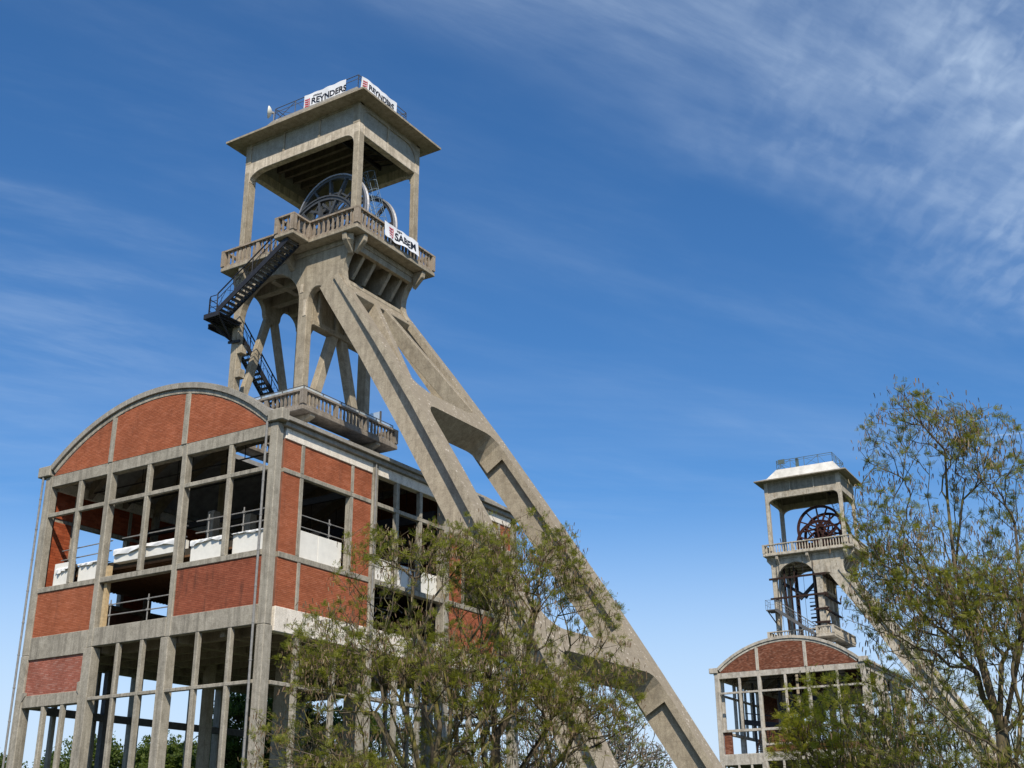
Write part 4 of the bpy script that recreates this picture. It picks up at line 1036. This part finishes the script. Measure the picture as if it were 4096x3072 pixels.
def skeleton(base, targets, rng, bias=.35, trunk=None, jitter=.06, seglen=.45):
    """attach every target to the node that gives a short, forward growing route; returns nodes, parents"""
    nodes = [np.array(base, float)]; par = [-1]; plen = [0.0]
    if trunk:
        for t in trunk:
            nodes.append(np.array(t[0], float)); par.append(t[1]); plen.append(plen[t[1]]+np.linalg.norm(nodes[-1]-nodes[t[1]]))
    b = nodes[0]; order = np.argsort(np.linalg.norm(targets-b, axis=1))
    arr = np.zeros((len(targets)*14+len(nodes)+10, 3)); pl = np.zeros(len(arr)); dirs = np.zeros((len(arr), 3))
    n = len(nodes)
    for i in range(n):
        arr[i] = nodes[i]; pl[i] = plen[i]
        dirs[i] = (nodes[i]-nodes[par[i]])/max(1e-6, np.linalg.norm(nodes[i]-nodes[par[i]])) if par[i] >= 0 else (0, 0, 1)
    lo = 1 if trunk else 0
    for t in order:
        T = targets[t]; v = T-arr[lo:n]; d = np.linalg.norm(v, axis=1)+1e-6
        cosa = (v*dirs[lo:n]).sum(1)/d
        cost = d*(1+1.1*(1-cosa))+bias*pl[lo:n]*.5+np.where(v[:, 2] < -.1*d, d*.5, 0)
        k = int(np.argmin(cost))+lo; L = d[k-lo]; m = max(1, min(12, int(L/seglen)))
        p0 = arr[k].copy(); d0 = dirs[k]; prev = k
        c1 = p0+(d0*.7+np.array([0, 0, .3]))*L*.30
        for s in range(1, m+1):
            f = s/m; p = (1-f)**2*p0+2*f*(1-f)*c1+f*f*T
            if s < m: p = p+rng.normal(0, jitter*min(1, L*.3), 3)
            arr[n] = p; par.append(prev); pl[n] = pl[prev]+np.linalg.norm(p-arr[prev])
            dd = p-arr[prev]; dirs[n] = dd/max(1e-6, np.linalg.norm(dd)); prev = n; n += 1
            if n >= len(arr)-2: break
        if n >= len(arr)-14: break
    return arr[:n], par, dirs[:n]
def radii(par, n, tip=.006, ex=1.95):
    r = np.full(n, 0.0); ch = [0]*n
    acc = np.zeros(n)
    for i in range(n-1, -1, -1):
        if acc[i] == 0: acc[i] = tip**ex
        r[i] = acc[i]**(1/ex)
        if par[i] >= 0: acc[par[i]] += acc[i]
    return r
def limbs(P, par, rad, rmin, rmax, nside):
    """tubes for every edge whose lower radius lies in the band; chains merged"""
    mb = MB(); n = len(P); kids = [[] for _ in range(n)]
    for i in range(1, n): kids[par[i]].append(i)
    main = [max(k, key=lambda q: rad[q]) if k else -1 for k in kids]
    starts = [i for i in range(1, n) if main[par[i]] != i or par[i] == 0]
    for s in starts:
        chain = [par[s], s]; k = s
        while main[k] >= 0: k = main[k]; chain.append(k)
        seg = [q for q in chain[1:] if rmin <= rad[q] < rmax]
        if not seg: continue
        i0 = chain.index(seg[0]); seg = [chain[i0-1]]+seg
        rs = [min(rad[seg[0]], rad[seg[1]]*1.25)]+[rad[q] for q in seg[1:]]
        mb.tube([P[q] for q in seg], [float(x) for x in rs], nside)
    return mb
def leafcloud(pos, dirs, rng, kind, size):
    """numpy builder. kind 'pinnate' = leaf of small leaflet pairs, 'pod' = hanging strip, 'simple' = bent quad"""
    n = len(pos)
    if kind == 'pinnate':
        T = []; F = []; k = 5
        for i in range(k):
            x = .15+.85*i/(k-1)*.92; w = .36*(1-.35*abs(i/(k-1)-.45)*2); h = .10
            for s in (-1, 1):
                o = len(T); T += [(x-h, 0, -.15*x*x), (x, s*w*.55, -.15*x*x-.03), (x+h*.9, s*w, -.15*x*x-.07), (x+h, s*w*.4, -.15*x*x-.02)]; F.append((o, o+1, o+2, o+3))
    elif kind == 'pod':
        T = [(-.10,0,0), (.10,0,0), (.13,.03,-.5), (-.09,.03,-.5), (.07,-.02,-1.0), (-.06,-.02,-1.0)]; F = [(0,1,2,3), (3,2,4,5)]
    else:
        T = [(0,0,0), (.5,.34,.08), (1,0,-.05), (.5,-.34,.08)]; F = [(0,1,2,3)]
    T = np.array(T); m = len(T)
    sz = size*rng.uniform(.6, 1.25, n)
    if kind == 'pod':
        a = rng.uniform(0, 2*np.pi, n); c, s = np.cos(a), np.sin(a); tl = rng.normal(0, .22, (n, 2))
        X = np.stack([c, s, np.zeros(n)], 1); Y = np.stack([-s, c, np.zeros(n)], 1); Z = np.stack([-tl[:, 0], -tl[:, 1], np.ones(n)], 1)
    else:
        d = dirs+rng.normal(0, .75, (n, 3)); d[:, 2] += .0; X = d/np.linalg.norm(d, axis=1)[:, None]
        u = np.array([0, 0, 1.])+rng.normal(0, .45, (n, 3)); Y = np.cross(u, X); Y /= np.linalg.norm(Y, axis=1)[:, None]+1e-9; Z = np.cross(X, Y)
    V = pos[:, None, :]+sz[:, None, None]*(T[None, :, 0:1]*X[:, None, :]+T[None, :, 1:2]*Y[:, None, :]+T[None, :, 2:3]*Z[:, None, :])
    V = V.reshape(-1, 3); Fq = np.array(F)
    FF = (Fq[None]+(np.arange(n)*m)[:, None, None]).reshape(-1, 4)
    col = np.repeat(np.clip(rng.normal(.5, .25, n), 0, 1), m)
    return V, FF, col
def npmesh(name, V, F, col, m, parent, loc=(0,0,0)):
    me = bpy.data.meshes.new(name); nf = len(F)
    me.vertices.add(len(V)); me.vertices.foreach_set('co', V.astype(np.float32).ravel())
    me.loops.add(nf*4); me.loops.foreach_set('vertex_index', F.astype(np.int32).ravel())
    me.polygons.add(nf); me.polygons.foreach_set('loop_start', (np.arange(nf)*4).astype(np.int32)); me.update(calc_edges=True)
    at = me.color_attributes.new('rnd', 'FLOAT_COLOR', 'POINT'); c4 = np.ones((len(V), 4), np.float32); c4[:, :3] = col[:, None]; at.data.foreach_set('color', c4.ravel())
    me.materials.append(m); o = bpy.data.objects.new(name, me); COL.objects.link(o); o.parent = parent; o.location = loc; o['kind'] = 'stuff'
    return o
def ell_points(n, ells, rng, shell=.4, lumps=0):
    """points in a union of ellipsoids given in metres (centre, radii); pushed outward, and clumped"""
    P = []; w = np.array([e[1][0]*e[1][1]*e[1][2] for e in ells])**.75; w = w/w.sum()
    cen = []
    for c, r in ells:
        pass
    while len(P) < n:
        e = ells[rng.choice(len(ells), p=w)]
        v = rng.normal(0, 1, 3); v /= np.linalg.norm(v); rad = rng.random()**(1/3); rad = rad**(1-shell)
        p = np.array(e[0])+v*rad*np.array(e[1])
        # clumpy density
        q = math.sin(p[0]*1.7+p[2]*1.1)*math.sin(p[1]*1.9+1.3)+math.sin(p[2]*2.3+p[0]*.6)
        if rng.random() < .42+.3*q: P.append(p)
    return np.array(P)
def tree(label, cat, base_px, dist, ells_px, ntar, nleaf, npod, leafm, seed, leafsize=.17, group=None, depthk=.9, bark=None, trunk_px=None, tip=.006, name='locust_tree', kind='pinnate', podsize=.095, spread=.16, base_r=None, zmin=1.2):
    rng = np.random.default_rng(seed)
    b = pix(*base_px, dist); base = np.array((b.x, b.y, GZ))
    ells = []
    view = np.array((b.x-CAM.x, b.y-CAM.y, 0)); view /= np.linalg.norm(view); lat = np.array((view[1], -view[0], 0))
    for (u, v, ru, rv, dd) in ells_px:
        c = pix(u, v, dist+dd); s = (dist+dd)/FPX*1.02
        ells.append((np.array(c), (ru*s, ru*s*depthk, rv*s)))
    # rotate: ellipsoids are round enough in plan
    T = ell_points(ntar, ells, rng); T = T[T[:, 2] > GZ+zmin]
    T = T-base
    trunk = None
    if trunk_px:
        trunk = []
        for (u, v, dd, pa) in trunk_px:
            q = pix(u, v, dist+dd); trunk.append((np.array(q)-base, pa))
    P, par, D = skeleton((0,0,0), T, rng, trunk=trunk)
    n = len(P); rad = radii(par, n, tip)
    k = 1.0 if base_r is None else base_r/rad[0]
    if base_r is not None: rad = tip+(rad-tip)*(base_r-tip)/(rad[0]-tip)
    rt = bpy.data.objects.new(name, None); COL.objects.link(rt); rt.location = base; tag(rt, label, cat, group)
    bm_ = bark or M_BARK
    r1 = rad[0]*.45; r2_ = max(.02, rad[0]*.12)
    limbs(P, par, rad, r1, 9, 9).build('trunk', bm_, rt, smooth=True, fix=False)
    limbs(P, par, rad, r2_, r1, 6).build('limb', bm_, rt, smooth=True, fix=False, kind='stuff')
    limbs(P, par, rad, 0, r2_, 3).build('twigs', bm_, rt, smooth=True, fix=False, kind='stuff')
    thin = np.where(rad < tip*2.6)[0]
    if nleaf:
        cl = rng.choice(thin, max(8, nleaf//(7 if kind == 'pinnate' else 4))); i = rng.choice(cl, nleaf); off = rng.normal(0, spread, (len(P), 3))*.35
        pp = P[i]+(off[i]+rng.normal(0, spread*.22, (nleaf, 3)))*np.array([1, 1, .7])
        V, F, c = leafcloud(pp, D[i], rng, kind, leafsize); npmesh('crown', V, F, c, leafm, rt)
    if npod:
        cl = rng.choice(thin, max(4, npod//9)); i = rng.choice(cl, npod); pp = P[i]+rng.normal(0, .11, (npod, 3))
        V, F, c = leafcloud(pp, D[i], rng, 'pod', podsize); npmesh('seed_pods', V, F, c, M_POD, rt)
    return rt
LG = 'feathery locust trees in the foreground'
tree('feathery young tree in front of the brick hall side wall, left of its twin', 'tree', (1720, 3072), 27, [(1640,2700,520,560,0), (1560,2950,560,380,0), (1830,2400,290,360,.5), (1330,2830,260,330,-.5), (1500,2420,230,330,0)], 2500, 21000, 8500, M_LEAF, 11, .115, LG,
     trunk_px=[(1715,3250,0,0), (1650,2950,-.3,1), (1760,2900,.4,1), (1600,2650,-.3,2), (1700,2600,.3,3), (1800,2500,.6,3), (1500,2850,-.8,1)], base_r=.17)
tree('feathery young tree before the raking leg of the near winding tower, reddish with pods', 'tree', (1975, 3072), 28.5, [(2080,2650,430,480,0), (1960,2380,250,350,0), (2100,2290,230,260,0), (2330,2790,240,290,-.4), (2180,2960,380,290,0), (2240,2180,90,100,0)], 2500, 20000, 9000, M_LEAF, 23, .115, LG,
     trunk_px=[(1970,3250,0,0), (1985,2950,0,1), (1960,2700,.3,2), (2090,2750,-.4,2), (2000,2450,.2,3), (2130,2500,-.2,4), (2200,2900,-.3,1)], base_r=.16)
tree('tall airy tree with mossy trunk at the right edge, partly covering the distant tower', 'tree', (4040, 3072), 19, [(3930,2780,520,480,0), (3860,2250,400,400,0), (3690,1850,250,290,0), (3930,1800,150,200,.3), (4150,2400,320,560,.3), (3570,2080,190,240,0), (3650,2480,260,310,-.4), (3620,1610,75,90,0)], 4200, 27000, 9500, M_LEAF, 37, .082, LG,
     trunk_px=[(4045,3300,0,0), (4010,2950,0,1), (3900,2550,0,2), (3820,2280,.1,3), (3790,2000,.2,4), (3780,1800,.2,5), (3690,1700,0,6), (3850,2000,.2,4), (4100,2500,.4,2), (3600,2300,-.5,3), (3990,2600,.3,2), (3520,2250,-.5,10), (4060,2100,.4,9)], base_r=.115, podsize=.075, spread=.12, tip=.0042)
tree('low bright green tree below the pale tower legs at the lower right', 'tree', (3560, 3072), 22, [(3480,2930,330,240,0), (3330,2850,190,180,0), (3800,2980,320,230,.4), (3650,2780,240,170,0), (3250,3000,160,150,0)], 1800, 15000, 1200, M_LEAFB, 41, .09, LG,
     trunk_px=[(3560,3250,0,0), (3500,3050,-.2,1), (3650,3020,.2,1), (3420,2900,-.3,2), (3720,2900,.2,3)], base_r=.12, tip=.0045, zmin=.6)
# background trees, each its own
BG = 'trees beyond the halls'
for k, (lab, px, d, ells, nt_, nl, m, sz, bk) in enumerate((
    ('bushy green tree seen between the front columns of the near hall, beside the corner', (960,3072), 78, [(980,2960,130,200,0), (900,3020,110,130,1), (1060,2900,90,160,1)], 330, 9000, M_LEAFG, .42, M_BARK),
    ('dark bushy tree behind the corner column of the near hall', (1130,3072), 84, [(1140,2950,110,200,0), (1200,3030,120,150,0)], 300, 7000, M_LEAFC, .45, M_BARK),
    ('low green tree seen through the middle bay of the near hall', (700,3072), 92, [(680,3060,130,100,0), (600,3080,100,80,0), (760,3080,100,70,0)], 260, 6000, M_LEAFG, .45, M_BARK),
    ('thin leaved tree seen through the left bays of the near hall', (400,3072), 88, [(370,3060,90,110,0), (440,3090,80,70,0)], 240, 2600, M_LEAFG, .40, M_BARKG),
    ('small green treetop behind the left columns of the near hall', (260,3072), 95, [(250,3075,90,60,0), (330,3085,60,60,0)], 200, 2600, M_LEAFG, .40, M_BARKG),
    ('treetop just left of the near hall at the bottom edge', (20,3072), 90, [(10,3075,60,55,0), (-60,3085,90,70,0)], 180, 2200, M_LEAFG, .40, M_BARKG),
    ('bare grey twiggy tree between the raking legs and the distant hall', (2500,3072), 72, [(2540,2990,110,130,0), (2440,2930,90,120,0), (2400,3030,130,120,0), (2620,3050,70,70,0)], 2400, 700, M_LEAFG, .22, M_BARKG),
    ('bare grey tree behind the near raking leg', (2250,3072), 80, [(2240,2930,140,160,0), (2100,3000,160,130,0)], 1900, 1200, M_LEAFG, .25, M_BARKG),
    ('pale leafless tree behind the end of the near hall', (1850,3072), 86, [(1800,2940,160,160,0), (1600,3000,180,120,0)], 1500, 3500, M_LEAFG, .32, M_BARKG),
    ('green tree behind the middle of the near hall', (1400,3072), 90, [(1400,2980,160,130,0), (1300,3020,120,110,0)], 300, 5000, M_LEAFG, .45, M_BARK))):
    tree(lab, 'tree', px, d, ells, nt_, int(nl*2.6), 0, m, 100+k, sz*.56, BG, bark=bk, tip=.022 if bk is M_BARKG and nt_ > 600 else .02, name='background_tree', kind='simple', spread=1.0, base_r=.3, zmin=2.5)
